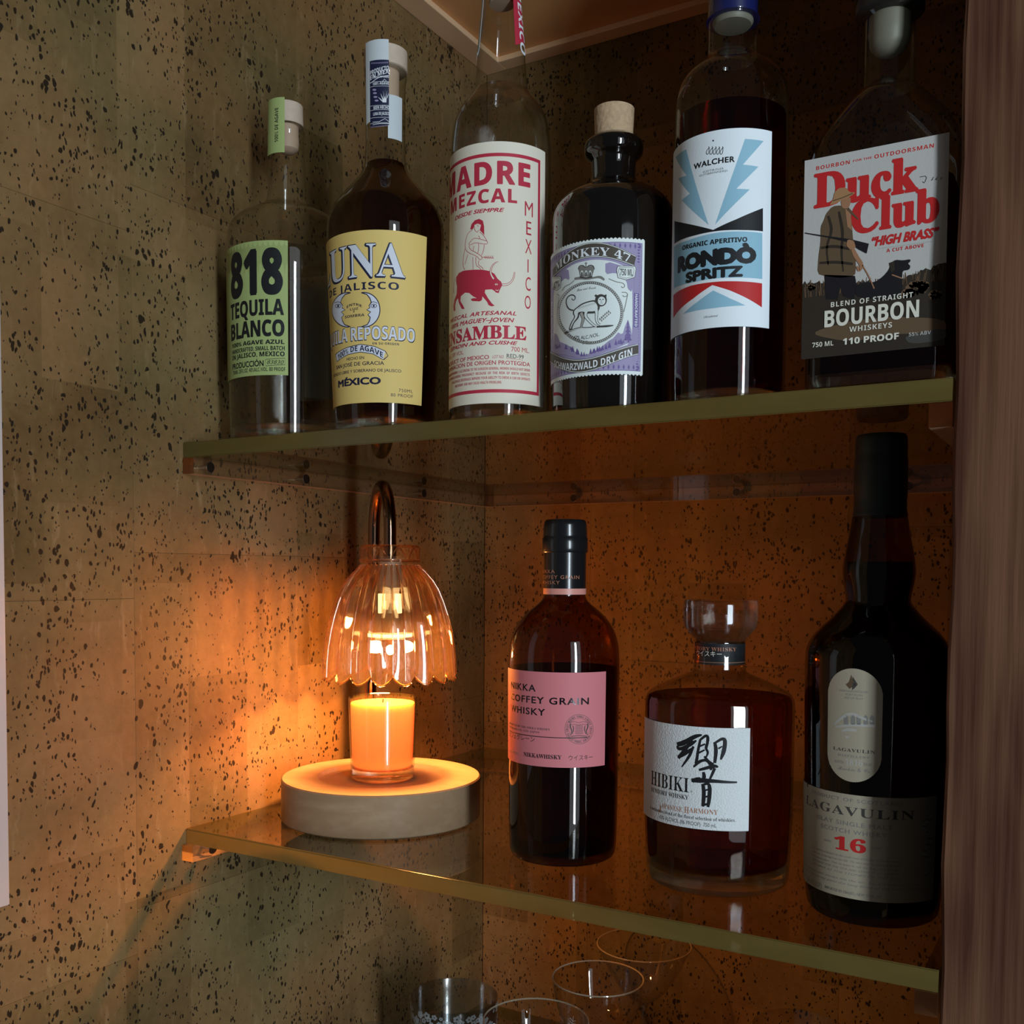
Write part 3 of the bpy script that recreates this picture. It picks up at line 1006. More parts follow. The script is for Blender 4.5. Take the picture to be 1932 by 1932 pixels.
def inks():
    def ink(n, c, rough=.55): M[n] = princ('ink_' + n, c, rough, spec=.3)
    ink('k', (.012, .012, .014)); ink('navy', (.014, .016, .05)); ink('red', (.42, .018, .035)); ink('wht', (.80, .82, .85))
    ink('dkgrey', (.06, .055, .05)); ink('grey', (.22, .21, .19)); ink('ltgrey', (.42, .40, .36)); ink('copper', (.40, .17, .10), .35)
    ink('blue', (.28, .50, .62)); ink('ored', (.52, .02, .02)); ink('purple', (.16, .11, .30)); ink('lilac', (.34, .29, .46)); ink('brown', (.085, .070, .055))
    ink('gloss', (.012, .010, .012), .18); ink('cream', (.72, .68, .58)); ink('coat', (.12, .075, .04)); ink('hat', (.38, .20, .09)); ink('skin', (.35, .17, .09))
    ink('soil', (.032, .023, .016)); ink('grass', (.15, .085, .045)); ink('dog', (.012, .010, .012)); ink('pinkred', (.50, .03, .06)); ink('moon', (.70, .72, .80))
    ink('foil', (.6, .4, .2), .3)
    M['lab_green'] = paper('green_label', (.38, .46, .17)); M['lab_yellow'] = paper('yellow_label', (.78, .56, .18)); M['lab_cream'] = paper('cream_label', (.80, .73, .59))
    M['lab_white'] = paper('white_label', (.78, .83, .80)); M['lab_cool'] = paper('cool_white_label', (.80, .85, .88)); M['lab_duck'] = paper('photo_label', (.50, .48, .45))
    M['lab_pink'] = paper('pink_label', (.66, .20, .22)); M['lab_washi'] = paper('textured_white_label', (.72, .74, .74), bump=1.0); M['lab_sand'] = paper('sand_label', (.38, .325, .235))
    M['lab_paleblue'] = paper('tax_strip', (.62, .66, .68))
    M['cork_stop'] = princ('cork_stopper', (.50, .34, .20), .8, bump=1.0, bscale=350, var=.35)
    M['woodcap'] = princ('pale_wood_cap', (.60, .47, .36), .6, bump=.2, bscale=200, var=.12)
    M['plug'] = princ('stopper_plug', (.55, .38, .27), .6)
    M['whiteplug'] = princ('pale_plastic_plug', (.20, .185, .14), .5)
    M['blackcap'] = princ('black_foil_cap', (.010, .010, .011), .22, coat=.3)
    M['mattcap'] = princ('dark_matt_foil', (.016, .026, .026), .5, bump=.1, bscale=120)
    M['darkcap'] = princ('dark_plastic_cap', (.020, .016, .014), .45)
    M['bluecap'] = princ('blue_foil_cap', (.010, .014, .10), .35)
    M['pinkband'] = princ('rose_band', (.72, .30, .24), .4)
    M['blackglass'] = princ('black_brown_glass', (.006, .004, .003), .04, coat=.6)
    M['tequila'] = refr('clear_tequila', (.96, .96, .94), 1.34, .65)
    M['reposado'] = refr('pale_gold_tequila', (.50, .32, .10), 1.34, .30)
    M['mezcal'] = refr('clear_mezcal', (.96, .95, .93), 1.34, .65)
    M['rondo'] = refr('red_aperitif', (.40, .018, .025), 1.34, .35)
    M['bourbon'] = refr('bourbon', (.32, .10, .025), 1.34, .35)
    M['grain'] = refr('grain_whisky', (.34, .11, .03), 1.34, .35)
    M['harmony'] = refr('amber_whisky', (.50, .25, .09), 1.34, .40)
    M['islay'] = refr('dark_whisky', (.22, .06, .02), 1.34, .35)
inks()
k1 = Hint(380, 160, 2.76); k2 = Hint(840, 260, 5.681); k2b = Hint(830, 600, 8.782); k3 = Hint(1030, 430, 6.233)
k4 = Hint(1240, 0, 2.477); k5 = Hint(860, 1180, 6.0375); k6 = Hint(900, 940, 2.612); k7 = Hint(1180, 1080, 2.683)
k8 = Hint(1460, 780, 1.678); k9 = Hint(1500, 1400, 3.632); k10 = Hint(600, 0, 4.83)


def uvk(surf, h, x, y): return surf.hit(h(x, y))


# ---------------------------------------------------------------- bottle with the green label
b = Bottle('tequila_bottle', 'clear glass tequila bottle with pale green label, leftmost on the upper shelf', 544, 800, ZU,
           [(822, 106), (760, 108), (600, 111), (480, 113), (450, 111), (432, 105), (418, 92), (407, 74), (398, 55), (388, 42), (377, 37.5), (345, 35.5), (300, 33), (262, 31), (258, 33), (250, 33), (246, 31), (240, 31)], yy=-.3905)
b.c[0] = max(b.c[0], .0475)
b.body(M['clear']); b.puck(foot=.012); b.fill(M['tequila'], 492, foot=.0125)
bm = BM(); zt = b.z(240); lathe(bm, b.c, [(zt, .0118), (zt + .0004, .0122), (b.z(201), .0118), (b.z(200), .0112)], 48); obj('stopper', bm, M['woodcap'], b.root)
bm = BM(); lathe(bm, b.c, [(b.z(290), 0), (b.z(289), .005), (b.z(283), .0082), (b.z(270), .0090), (b.z(258), .0086), (zt, .0086)], 32); obj('stopper_plug', bm, M['plug'], b.root)
sf = b.surf(712, 460)
uR, vT = uvk(sf, k1, 450, 812); _, vB = uvk(sf, k1, 447, 1513)
uL = -1.75 * sf.rr
lab = sheet('label', sf, uL, uR, vB, vT, M['lab_green'], b.root)
p = Print(sf, k1); kk = 'k'
p.text('818', 156, 425, 1083, 232, kk, 'sbold', bold=.035)
p.text('TEQUILA', 155, 430, 1198, 82, kk, 'sbold', bold=.02)
p.text('BLANCO', 157, 433, 1308, 84, kk, 'sbold', bold=.025)
p.text('100% AGAVE AZUL', 162, 433, 1350, 22, kk, 'sbold', bold=.02)
p.text('HANDCRAFTED, SMALL BATCH', 163, 434, 1383, 22, kk, 'sbold', bold=.01)
p.text('IN JALISCO, MEXICO', 163, 434, 1414, 24, kk, 'sbold', bold=.015)
p.text('PRODUCCIÓN', 164, 325, 1464, 30, kk, 'sans', bold=.03)
p.line([(335, 1430), (436, 1424), (436, 1458), (335, 1464), (335, 1430)], 2.5, kk)
p.text('83830', 342, 430, 1455, 20, kk, 'italic')
p.text('750ML 25FL.OZ. 40%ALC./VOL. 80 PROOF', 166, 437, 1492, 20, kk, 'sbold')
p.build('lettering', lab)
# green seal strip down the neck and over the stopper
ns = Round(b.c, b.z(305), .0150, b.z(205), .0142, .0006)
ua, _ = ns.hit((520, 300)); ub, _ = ns.hit((537, 300))
st = sheet('seal_strip', ns, min(ua, -.019), ub, b.z(303), b.z(200), M['lab_green'], b.root)
p = Print(ns); p.vtext('100% DE AGAVE', 525, 203, 268, 7, 'k', 'sbold', down=False); p.build('lettering', st)
# paper seen on the far side, and a back label
bk = b.surf(735, 500)
sheet('back_label', bk, 2.05 * bk.rr, 3.0 * bk.rr, b.z(738), b.z(515), M['lab_cream'], b.root)

# ---------------------------------------------------------------- yellow label bottle
b = Bottle('reposado_bottle', 'gold reposado tequila bottle with yellow label and torn blue tax strip on its neck', 727, 800, ZU,
           [(812, 92), (765, 96), (650, 102), (520, 107), (460, 110), (440, 110), (421, 108), (408, 104), (395, 97), (377, 82), (360, 68), (341, 52), (325, 42), (308, 38), (250, 37), (190, 37.5), (160, 37.5), (150, 40), (138, 40)], yy=-.3960)
b.body(M['clear']); b.puck(foot=.010); b.fill(M['reposado'], 313, foot=.0105)
zt = b.z(137)
bm = BM(); rr = b.row(120, 41)[1]; lathe(bm, b.c, [(zt, rr - .0008), (zt + .0006, rr), (b.z(101), rr), (b.z(99), rr - .001)], 48); obj('stopper', bm, M['woodcap'], b.root)
bm = BM(); rr2 = rr * .62; lathe(bm, b.c, [(b.z(203), 0), (b.z(202), rr2 * .6), (b.z(195), rr2), (zt, rr2 * 1.02)], 32); obj('stopper_plug', bm, M['plug'], b.root)
sf = b.surf(765, 450)
uR, vT = uvk(sf, k1, 1173, 795); _, vB = uvk(sf, k1, 1134, 1670)
_, vT = uvk(sf, k1, 960, 756)
lab = sheet('label', sf, -1.62 * sf.rr, uR, vB, vT, M['lab_yellow'], b.root)
p = Print(sf, k1)
p.text('LUNA', 672, 1064, 1010, 176, 'navy', 'serif', pre=1, bold=.030, lv=1)
p.text('LUNA', 676, 1060, 1006, 168, 'moon', 'serif', pre=1, bold=.002, lv=2)
p.text('DE JALISCO', 668, 1028, 1070, 38, 'navy', 'sbold', space=1.1)
for cx, sg in ((760, -1), (852, 1)):      # two crescent faces looking at each other
    face = []
    for i in range(25):
        a = math.radians(-62 + 124 * i / 24 + (-1 if sg < 0 else 1) * 0)
        a = math.radians(100 * (i / 12 - 1)); face.append((cx + sg * 82 * math.cos(a) - sg * 4, 1172 - 90 * math.sin(a) * -1))
    prof_ = [(4, 78), (14, 62), (20, 40), (8, 26), (22, 12), (2, 0), (18, -10), (14, -22), (26, -38), (18, -60), (2, -80)]
    face += [(cx + sg * (x + 8), 1172 + y) for x, y in prof_]
    p.poly(face, 'moon', lv=2)
    p.line(face + face[:1], 5, 'navy', lv=3)
    ex = cx + sg * 46
    p.ring((ex, 1152), 15, 9, 3, 'navy', lv=3, n=20); p.ell((ex, 1152), 5, 6, 'navy', lv=3, n=12); p.line([(ex - 18, 1136), (ex, 1130), (ex + 18, 1138)], 3, 'navy', lv=3)
p.text('ENTRE', 758, 836, 1155, 13, 'navy', 'sbold', base=[(758, 1165), (797, 1150), (836, 1160)])
p.text('LUZ', 775, 818, 1171, 12, 'navy', 'sbold'); p.text('Y', 790, 801, 1187, 12, 'navy', 'sbold'); p.text('SOMBRA', 748, 850, 1205, 14, 'navy', 'sbold')
p.text('TEQUILA REPOSADO', 778, 1112, 1344, 72, 'navy', 'sbold', pre=8, bold=.028, lv=1)
p.text('TEQUILA REPOSADO', 781, 1109, 1341, 66, 'moon', 'sbold', pre=8, bold=-.008, lv=2)
p.text('EN SU ORIGEN', 892, 1028, 1358, 12, 'navy', 'sbold', space=1.1)
ban = [(700, 1405), (760, 1368), (830, 1352), (900, 1362), (958, 1388)]; banb = [(946, 1432), (895, 1402), (830, 1392), (765, 1405), (708, 1442)]
p.poly(ban + banb, 'moon', lv=1); p.line(ban + [(972, 1412)] + banb + ban[:1], 3.5, 'navy', lv=2)
p.line([(958, 1388), (972, 1412), (950, 1432)], 4, 'navy', lv=2)
p.text('100% DE AGAVE', 713, 946, 1420, 28, 'navy', 'sbold', base=[(713, 1434), (765, 1399), (830, 1386), (895, 1396), (946, 1424)], lv=3)
p.text('HECHO EN', 757, 848, 1428, 15, 'navy', 'sans', bold=.01)
p.text('SAN JOSÉ DE GRACIA', 704, 952, 1459, 19, 'navy', 'sans', bold=.012)
p.text('ESTADO LIBRE Y SOBERANO DE JALISCO', 733, 1040, 1499, 15, 'navy', 'sans', pre=7, bold=.01)
p.text('MÉXICO', 714, 935, 1558, 36, 'navy', 'sans', bold=.045)
p.text('750ML', 1027, 1100, 1606, 16, 'navy', 'sans', space=1.15); p.text('80 PROOF', 986, 1100, 1632, 16, 'navy', 'sans', space=1.1)
p.build('lettering', lab)
# blue tax strip: over the front-left of the neck, from above the stopper down
ns = Round(b.c, b.z(250), rr - .0004, b.z(100), rr + .0002, .0004)
ua, _ = ns.hit((697, 200)); ub, _ = ns.hit((733, 200))
ts = sheet('tax_strip', ns, min(ua, -.0165), ub, b.z(246), b.z(96), M['lab_paleblue'], b.root, vfun=lambda u, a, c: (a + .0004 * math.sin(u * 5000), c))
p = Print(ns, k10)
p.poly([(474, 585), (474, 560), (560, 545), (646, 548), (646, 1140), (560, 1150), (478, 1170)], 'navy', lv=1)
p.text('PRODUCTO', 478, 645, 640, 40, 'wht', 'sbold', base=[(478, 690), (560, 655), (645, 640)], lv=2)
p.text('EN MEX', 478, 645, 668, 40, 'wht', 'sbold', base=[(478, 735), (560, 690), (645, 668)], lv=2)
p.line([(480, 760), (560, 700), (645, 690)], 6, 'wht', lv=2, smooth=2)
p.text('TEQUILA REPOSADO', 500, 645, 712, 16, 'wht', 'sbold', lv=2)
p.line([(590, 740), (606, 722), (622, 740)], 4, 'wht', lv=2)
p.text('100% AGAVE', 500, 645, 775, 24, 'wht', 'sbold', lv=2)
for y in (748, 790, 965, 1005, 1075, 1125): p.line([(478, y + 6), (560, y - 4), (646, y - 2)], 3, 'wht', lv=2)
for dx, hh in ((-60, 50), (-38, 85), (-15, 112), (5, 125), (22, 110), (38, 90)):
    p.poly([(608 + dx * .15 - 7, 935), (608 + dx * .7, 935 - hh * .55), (608 + dx, 935 - hh), (608 + dx * .45, 935 - hh * .5), (608 + dx * .15 + 9, 935)], 'wht', lv=3)
for q in ((520, 850), (525, 885), (535, 918), (515, 820)): p.ell(q, 18, 9, 'lilac', lv=2, n=12)
p.text('BIEN HECHO', 508, 648, 996, 28, 'wht', 'sbold', lv=2); p.text('LUNA DE JALISCO', 505, 650, 1052, 28, 'wht', 'sbold', lv=2)
p.line([(500, 1115), (560, 1110), (610, 1082), (646, 1110)], 4, 'wht', lv=2); p.line([(500, 1140), (646, 1128)], 4, 'wht', lv=2)
for i in range(13): p.ell((490 + i * 12, 578 - i * .6), 3, 8, 'lilac', lv=2, n=8)
for i in range(13): p.ell((486 + i * 12.5, 1160 - i * 1.2), 3, 6, 'lilac', lv=2, n=8)
p.build('lettering', ts)
ua, _ = ns.hit((731, 240)); ub, _ = ns.hit((756, 240))
ns2 = Round(b.c, b.z(275), b.row(270, 37)[1], b.z(195), b.row(195, 37.5)[1], .0003)
sheet('torn_strip', ns2, ns2.hit((732, 240))[0], ns2.hit((758, 240))[0], b.z(276), b.z(195), M['lab_paleblue'], b.root)

# ---------------------------------------------------------------- red and cream label bottle
b = Bottle('mezcal_bottle', 'tall clear mezcal bottle with a cream label printed in red', 942, 790, ZU,
           [(797, 94), (600, 94.2), (400, 94.5), (300, 94.5), (270, 93), (243, 90), (228, 86), (214, 80), (200, 69), (190, 60), (180, 54), (172, 50.5), (150, 48), (110, 45), (87, 43), (45, 37), (10, 33.5), (0, 33), (-25, 32.5), (-30, 36), (-45, 36)], yy=-.3930)
b.body(M['clear']); b.puck(foot=.009); b.fill(M['mezcal'], 174, foot=.0095)
zt = b.z(-45); rr = b.row(-45, 36)[1]
bm = BM(); lathe(bm, b.c, [(zt, rr), (zt + .014, rr), (zt + .0146, rr - .001)], 40); obj('stopper', bm, M['woodcap'], b.root)
bm = BM(); lathe(bm, b.c, [(b.z(12), 0), (b.z(10), rr * .66), (zt, rr * .7)], 32); obj('stopper_plug', bm, M['plug'], b.root)
sf = b.surf(762, 300)
uR, _ = uvk(sf, k2, 1068, 300); _, vT = uvk(sf, k2, 560, 38); _, vB = uvk(sf, k2b, 900, 1412)
lab = sheet('label', sf, -1.9 * sf.rr, uR, vB, vT, M['lab_cream'], b.root)
p = Print(sf, k2); R_ = 'pinkred'
_, vt = p.uv((560, 180)); ur, _ = p.uv((1003, 600)); p.h = k2b; _, vb = p.uv((880, 1208)); p.h = k2
th = .0022
p.line([(-1.85 * sf.rr, vt), (ur + th / 2, vt)], th, R_, uvs=True); p.line([(ur, vt), (ur, vb)], th * .95, R_, uvs=True); p.line([(-1.85 * sf.rr, vb), (ur + th / 2, vb)], th, R_, uvs=True)
p.text('MADRE', 127, 910, 533, 243, R_, 'sbold', pre=1, bold=.022, space=1.12)
p.text('MEZCAL', 152, 770, 703, 146, R_, 'sbold', pre=1, bold=.014, space=1.15)
p.text('DESDE SIEMPRE', 108, 635, 795, 42, R_, 'italic', bold=.03)
for ch, xa, xb, yb, hh in (('M', 851, 937, 855, 155), ('E', 866, 920, 1050, 145), ('X', 855, 924, 1250, 150), ('I', 880, 891, 1445, 140), ('C', 858, 914, 1645, 145), ('O', 850, 914, 1840, 140)):
    p.text(ch, xa, xb, yb, hh, R_, 'sans', bold=.0)
bull = [(125, 1490), (150, 1450), (200, 1425), (300, 1415), (400, 1415), (480, 1430), (530, 1460), (560, 1510), (600, 1545), (612, 1580), (580, 1640), (575, 1665), (545, 1660), (525, 1640), (500, 1625), (430, 1630), (425, 1660), (460, 1720), (500, 1775), (530, 1800), (500, 1808), (465, 1795), (450, 1760), (400, 1700), (395, 1740), (370, 1755), (290, 1750), (275, 1730), (300, 1720), (340, 1720), (300, 1700), (260, 1665), (215, 1660), (170, 1700), (165, 1750), (195, 1800), (210, 1835), (180, 1835), (150, 1770), (140, 1720), (120, 1750), (108, 1800), (112, 1850), (95, 1860), (92, 1800), (105, 1730), (125, 1680), (130, 1600), (120, 1540)]
p.poly(bull, R_)
for hn in ([(520, 1515), (492, 1470), (485, 1430), (500, 1380), (535, 1340), (572, 1326)], [(610, 1577), (660, 1577), (705, 1550), (735, 1500), (743, 1440)]):
    p.line(hn, [26, 24, 22, 18, 12, 3][:len(hn)], R_, smooth=2, lv=2); p.line(hn, [16, 14, 12, 8, 4, 1][:len(hn)], 'lab_cream', smooth=2, lv=3)
p.line([(125, 1492), (100, 1540), (92, 1600), (94, 1665)], [6, 5, 5, 14], R_, smooth=2)
p.ell((548, 1572), 16, 9, 'lab_cream', lv=2, n=14); p.ell((548, 1572), 6, 6, R_, lv=3, n=10); p.line([(540, 1632), (562, 1640), (572, 1630)], 7, 'lab_cream', lv=2)
hair = [(270, 980), (285, 925), (320, 885), (365, 870), (405, 890), (418, 950), (420, 1045), (395, 1015), (372, 992), (385, 935), (350, 920), (315, 935), (303, 975), (285, 985)]
p.poly(hair, R_)
for ln in ([(295, 985), (250, 1020), (232, 1060), (220, 1120), (215, 1185), (245, 1232), (340, 1268), (372, 1310), (398, 1300), (396, 1275), (345, 1238), (262, 1195), (260, 1130)],
           [(262, 1130), (300, 1080), (350, 1078), (448, 1108)], [(372, 1010), (415, 1050), (445, 1100), (462, 1140), (400, 1140), (330, 1122), (272, 1150)],
           [(358, 1135), (362, 1180), (352, 1238)], [(420, 1148), (415, 1200), (392, 1262)], [(215, 1190), (200, 1270), (193, 1340), (198, 1390), (215, 1415)],
           [(298, 1280), (300, 1412)], [(330, 1280), (332, 1370), (370, 1395), (385, 1414)], [(362, 1315), (355, 1365), (392, 1385), (410, 1410)], [(245, 1250), (215, 1355)],
           [(312, 940), (318, 990), (345, 1018), (362, 990)], [(345, 935), (358, 945), (352, 955)], [(358, 1050), (375, 1080)], [(310, 1160), (300, 1215)], [(400, 1280), (520, 1290)]):
    p.line(ln, 5, R_, smooth=1, lv=2)
for i in range(5):
    x = 425 + i * 20; p.line([(x, 1280), (x + 12, 1262)], [8, 2], R_); p.line([(x, 1284), (x + 14, 1298)], [8, 2], R_)
p.text('MEZCAL ARTESANAL', 262, 762, 1906, 42, R_, 'italic', pre=7, bold=.028, space=1.1)
p.h = k2b
p.text('100% MAGUEY–JOVEN', 335, 1232, 75, 70, R_, 'italic', pre=5, bold=.028, space=1.05)
p.text('ENSAMBLE', 275, 1430, 370, 215, R_, 'serif', pre=2, bold=.020)
p.text('ESPADIN AND CUISHE', 480, 1285, 452, 62, R_, 'italic', pre=8, bold=.028)
p.text('700 ML.', 1180, 1480, 583, 76, R_, 'sans', bold=.008)
p.text('45% ALC. BY VOL.', 222, 400, 600, 64, R_, 'sans', pre=9, bold=.005)
p.text('PRODUCT OF MEXICO', 340, 815, 680, 66, R_, 'sans', pre=8, bold=.014)
p.text('LOT NO.', 868, 1060, 668, 50, R_, 'italic', bold=.005); p.text('RED-99', 1105, 1385, 682, 66, 'k', 'sans', bold=.006)
p.line([(1095, 672), (1370, 698)], 5, R_)
p.text('DENOMINACION DE ORIGEN PROTEGIDA', 450, 1490, 808, 66, R_, 'sans', pre=13, bold=.012)
p.text('GOVERNMENT WARNING: (1) ACCORDING TO THE SURGEON GENERAL, WOMEN SHOULD NOT DRINK', 340, 1490, 892, 42, R_, 'sbold', pre=24)
p.text('ALCOHOLIC BEVERAGES DURING  PREGNANCY  BECAUSE  OF  THE  RISK  OF  BIRTH  DEFECTS.', 370, 1490, 966, 42, R_, 'sbold', pre=28)
p.text('OF ALCOHOLIC BEVERAGES IMPAIRS YOUR ABILITY TO DRIVE A CAR OR OPERATE', 355, 1490, 1043, 42, R_, 'sbold', pre=13)
p.text('MACHINERY, AND MAY CAUSE HEALTH PROBLEMS.', 258, 1025, 1086, 42, R_, 'sbold')
p.build('lettering', lab)
sheet('back_label', sf, 1.75 * sf.rr, 2.9 * sf.rr, vB - .004, b.z(430), M['lab_cream'], b.root)
# remains of a seal on the neck
ns = Round(b.c, b.z(110), b.row(110, 45)[1], b.z(-25), b.row(-25, 32.8)[1], .0004)
u0, _ = ns.hit((971, 60)); u1, _ = ns.hit((990, 60))
st = sheet('seal_strip', ns, u0, u0 + .0105, b.z(104), b.z(-28), M['pinkred'], b.root, vfun=lambda u, a, c: (a + (u - u0) * .55, c))
p = Print(ns); p.vtext('MEXICO', 977, -25, 96, 8, 'wht', 'sbold'); p.build('lettering', st)
u0, _ = ns.hit((903, 60))
sheet('torn_seal', ns, u0 + .0004, u0 + .0052, b.z(118), b.z(-28), M['lab_paleblue'], b.root, vfun=lambda u, a, c: (a + abs(math.sin(u * 900)) * .006, c))

# ---------------------------------------------------------------- dark apothecary gin bottle
b = Bottle('gin_bottle', 'squat black apothecary gin bottle with cork stopper and scalloped purple and white label', 1153, 770, ZU,
           [(780, 112), (600, 115), (440, 116), (413, 114.5), (400, 111), (391, 106), (382, 99), (372, 86), (364, 70), (357, 54), (350, 44), (342, 41), (320, 41), (306, 42)], yy=-.3850)
b.body(M['blackglass'], part='body')
b.turn('lip', [(308, 41), (300, 47), (294, 54), (284, 55.5), (274, 55.5), (268, 50), (264, 40), (262, 38)], M['blackglass'], sm=1)
bm = BM(); r1 = b.row(250, 36)[1]; r2 = b.row(205, 38)[1]; lathe(bm, b.c, [(b.z(262), r1 - .001), (b.z(262) + .001, r1), (b.z(208), r2), (b.z(206), r2 - .0012)], 40); obj('stopper', bm, M['cork_stop'], b.root)
sf = b.surf(715, 460)
uR, _ = uvk(sf, k3, 1150, 800); uL, _ = uvk(sf, k3, 48, 800); _, vT = uvk(sf, k3, 900, 122); _, vB = uvk(sf, k3, 900, 1722)
uL = min(uL, uR - .080) if False else uL - .004
lab = sheet('label', sf, uL, uR, vB, vT, M['lab_white'], b.root, scallop=34)
p = Print(sf, k3)
W1 = 'lab_white'
u0, u1 = uL + .0012, uR - .0016; va, vb = vB + .0022, vT - .0022
p.polyuv([(u0, va), (u1, va), (u1, vb), (u0, vb)], 'purple', lv=1)
p.polyuv([(u0 + .0003, va + .0003), (u1 - .0003, va + .0003), (u1 - .0003, vb - .0003), (u0 + .0003, vb - .0003)], 'lilac', lv=2)
# guilloche of the frame
for i in range(44):
    v_ = va + (vb - va) * (i + .5) / 44
    for uu in (u1 - .0024, u0 + .0016):
        p.polyuv([(uu - .0010, v_), (uu, v_ + .0006), (uu + .0010, v_), (uu, v_ - .0006)], 'purple', lv=3)
for i in range(26):
    uu = u0 + (u1 - u0) * (i + .5) / 26
    for v_ in (va + .0022, vb - .0022):
        p.polyuv([(uu - .0007, v_), (uu, v_ + .0017), (uu + .0007, v_), (uu, v_ - .0017)], 'purple', lv=3)
# purple side pillars
pxa, _ = p.uv((1032, 900)); pxb, _ = p.uv((1088, 900)); _, pv0 = p.uv((1060, 1170)); _, pv1 = p.uv((1060, 770))
p.polyuv([(pxa, va + .006), (pxb, va + .006), (pxb, vb - .012), (pxa, vb - .012)], 'lilac', lv=4)
p.polyuv([(pxa, pv0), (pxb, pv0), (pxb, pv1), (pxa, pv1)], 'purple', lv=5)
p.vtext('HANDCRAFTED', 1044, 780, 1160, 30, 'wht', 'sbold', lv=6)
p.vtext('BATCH DISTILLED', 72, 880, 1310, 12, 'wht', 'sbold', lv=6)
# pale field with sky and hills
fld = [(150, 560), (330, 420), (560, 370), (780, 390), (960, 470), (1015, 620), (1015, 1360), (820, 1420), (600, 1500), (420, 1540), (250, 1500), (95, 1470), (95, 800), (120, 650)]
p.smooth(fld, W1, lv=4)
for sk in ([(700, 390), (960, 470), (1015, 620), (1010, 760), (960, 720), (950, 640), (900, 560), (800, 530), (700, 550)], [(150, 560), (270, 470), (285, 620), (230, 590), (185, 640)]):
    p.smooth(sk, 'lilac', lv=5, n=1)
hills = [(100, 1470), (105, 1240), (140, 1260), (170, 1340), (240, 1370), (300, 1400), (360, 1470), (430, 1500), (520, 1480), (600, 1440), (680, 1380), (740, 1330), (790, 1300), (850, 1230), (880, 1250), (905, 1240), (925, 1170), (950, 1110), (962, 1080), (975, 1115), (1000, 1200), (1010, 1340), (820, 1420), (600, 1500), (420, 1540), (250, 1500)]
p.poly(hills, 'lilac', lv=6)
random.seed(3)
for i in range(46):
    x = random.uniform(110, 1000)
    yb = np.interp(x, [100, 300, 430, 600, 800, 1010], [1420, 1450, 1515, 1470, 1400, 1350]) - random.uniform(0, 50) * abs(x - 450) / 500
    hh = random.uniform(25, 70)
    p.poly([(x - hh * .28, yb), (x, yb - hh), (x + hh * .28, yb)], 'purple', lv=7)
for i in range(5):
    y = 1100 + i * 45; w_ = 12 + i * 9
    p.poly([(962 - w_, y + 40), (962, y - 15), (962 + w_, y + 40)], 'purple', lv=8)
# top banner
def banner(top, bot, m1='brown', lv=9, rim=10):
    p.poly(top + bot[::-1], W1, lv=lv); 
    t2 = [(x, y + rim) for x, y in top]; b2 = [(x, y - rim) for x, y in bot]
    p.poly(t2 + b2[::-1], m1, lv=lv + 1)
    p.line(top + bot[::-1] + top[:1], 5, 'brown', lv=lv + 1)
def curve(pts, n=26):
    xs_ = np.linspace(pts[0][0], pts[-1][0], n); co = np.polyfit([q[0] for q in pts], [q[1] for q in pts], min(3, len(pts) - 1))
    return [(float(x), float(np.polyval(co, x))) for x in xs_]
tp = curve([(92, 490), (200, 330), (350, 235), (560, 190), (780, 205), (950, 265), (1055, 345)])
bt = curve([(92, 585), (200, 480), (350, 395), (560, 352), (760, 360), (920, 405), (1030, 455)])
banner(tp, bt)
p.text('MONKEY 47', 128, 990, 400, 96, 'wht', 'serif', base=[(112, 540), (200, 448), (330, 378), (560, 330), (760, 340), (900, 380), (990, 420)], lv=12, space=1.05)
# bottom ribbon
tp = curve([(62, 1475), (140, 1465), (300, 1535), (450, 1565), (600, 1535), (800, 1435), (950, 1385), (1080, 1380)])
bt = curve([(62, 1600), (140, 1600), (300, 1690), (450, 1710), (600, 1680), (800, 1570), (950, 1515), (1080, 1500)])
banner(tp, bt)
bs = curve([(62, 1580), (140, 1585), (300, 1672), (450, 1692), (600, 1662), (800, 1552), (950, 1498), (1080, 1485)], 9)
p.text('SCHWARZWALD DRY GIN', 112, 1010, 1490, 84, 'wht', 'sbold', base=bs, lv=12)
# shields
for cx, wd, t in ((943, 112, '750 ML'), (135, 54, '47%')):
    cyy = 530 if cx > 500 else 650
    sh_ = [(cx - wd * .9, cyy - 75), (cx + wd * .9, cyy - 75), (cx + wd, cyy - 40), (cx + wd * .85, cyy + 55), (cx, cyy + 85), (cx - wd * .85, cyy + 60), (cx - wd, cyy - 30)]
    p.poly(sh_, W1, lv=10); p.line(sh_ + sh_[:1], 6, 'brown', lv=11)
    s2 = [(cx + (x - cx) * .80, cyy + (y - cyy) * .78) for x, y in sh_]; p.line(s2 + s2[:1], 5, 'brown', lv=11)
    p.text(t, cx - wd * .66, cx + wd * .66, cyy + 38, 78, 'dkgrey', 'sbold', lv=12)
# oval medallion
p.ell((525, 1000), 385, 372, W1, lv=8); p.ring((525, 1000), 382, 368, 6, 'brown', lv=9)
p.ring((525, 1000), 362, 350, 24, 'brown', lv=9, n=90)
for i in range(96):
    a = 2 * PI * i / 96; p.ell((525 + 362 * math.cos(a), 1000 + 350 * math.sin(a)), 6, 7, 'wht', lv=10, n=6)
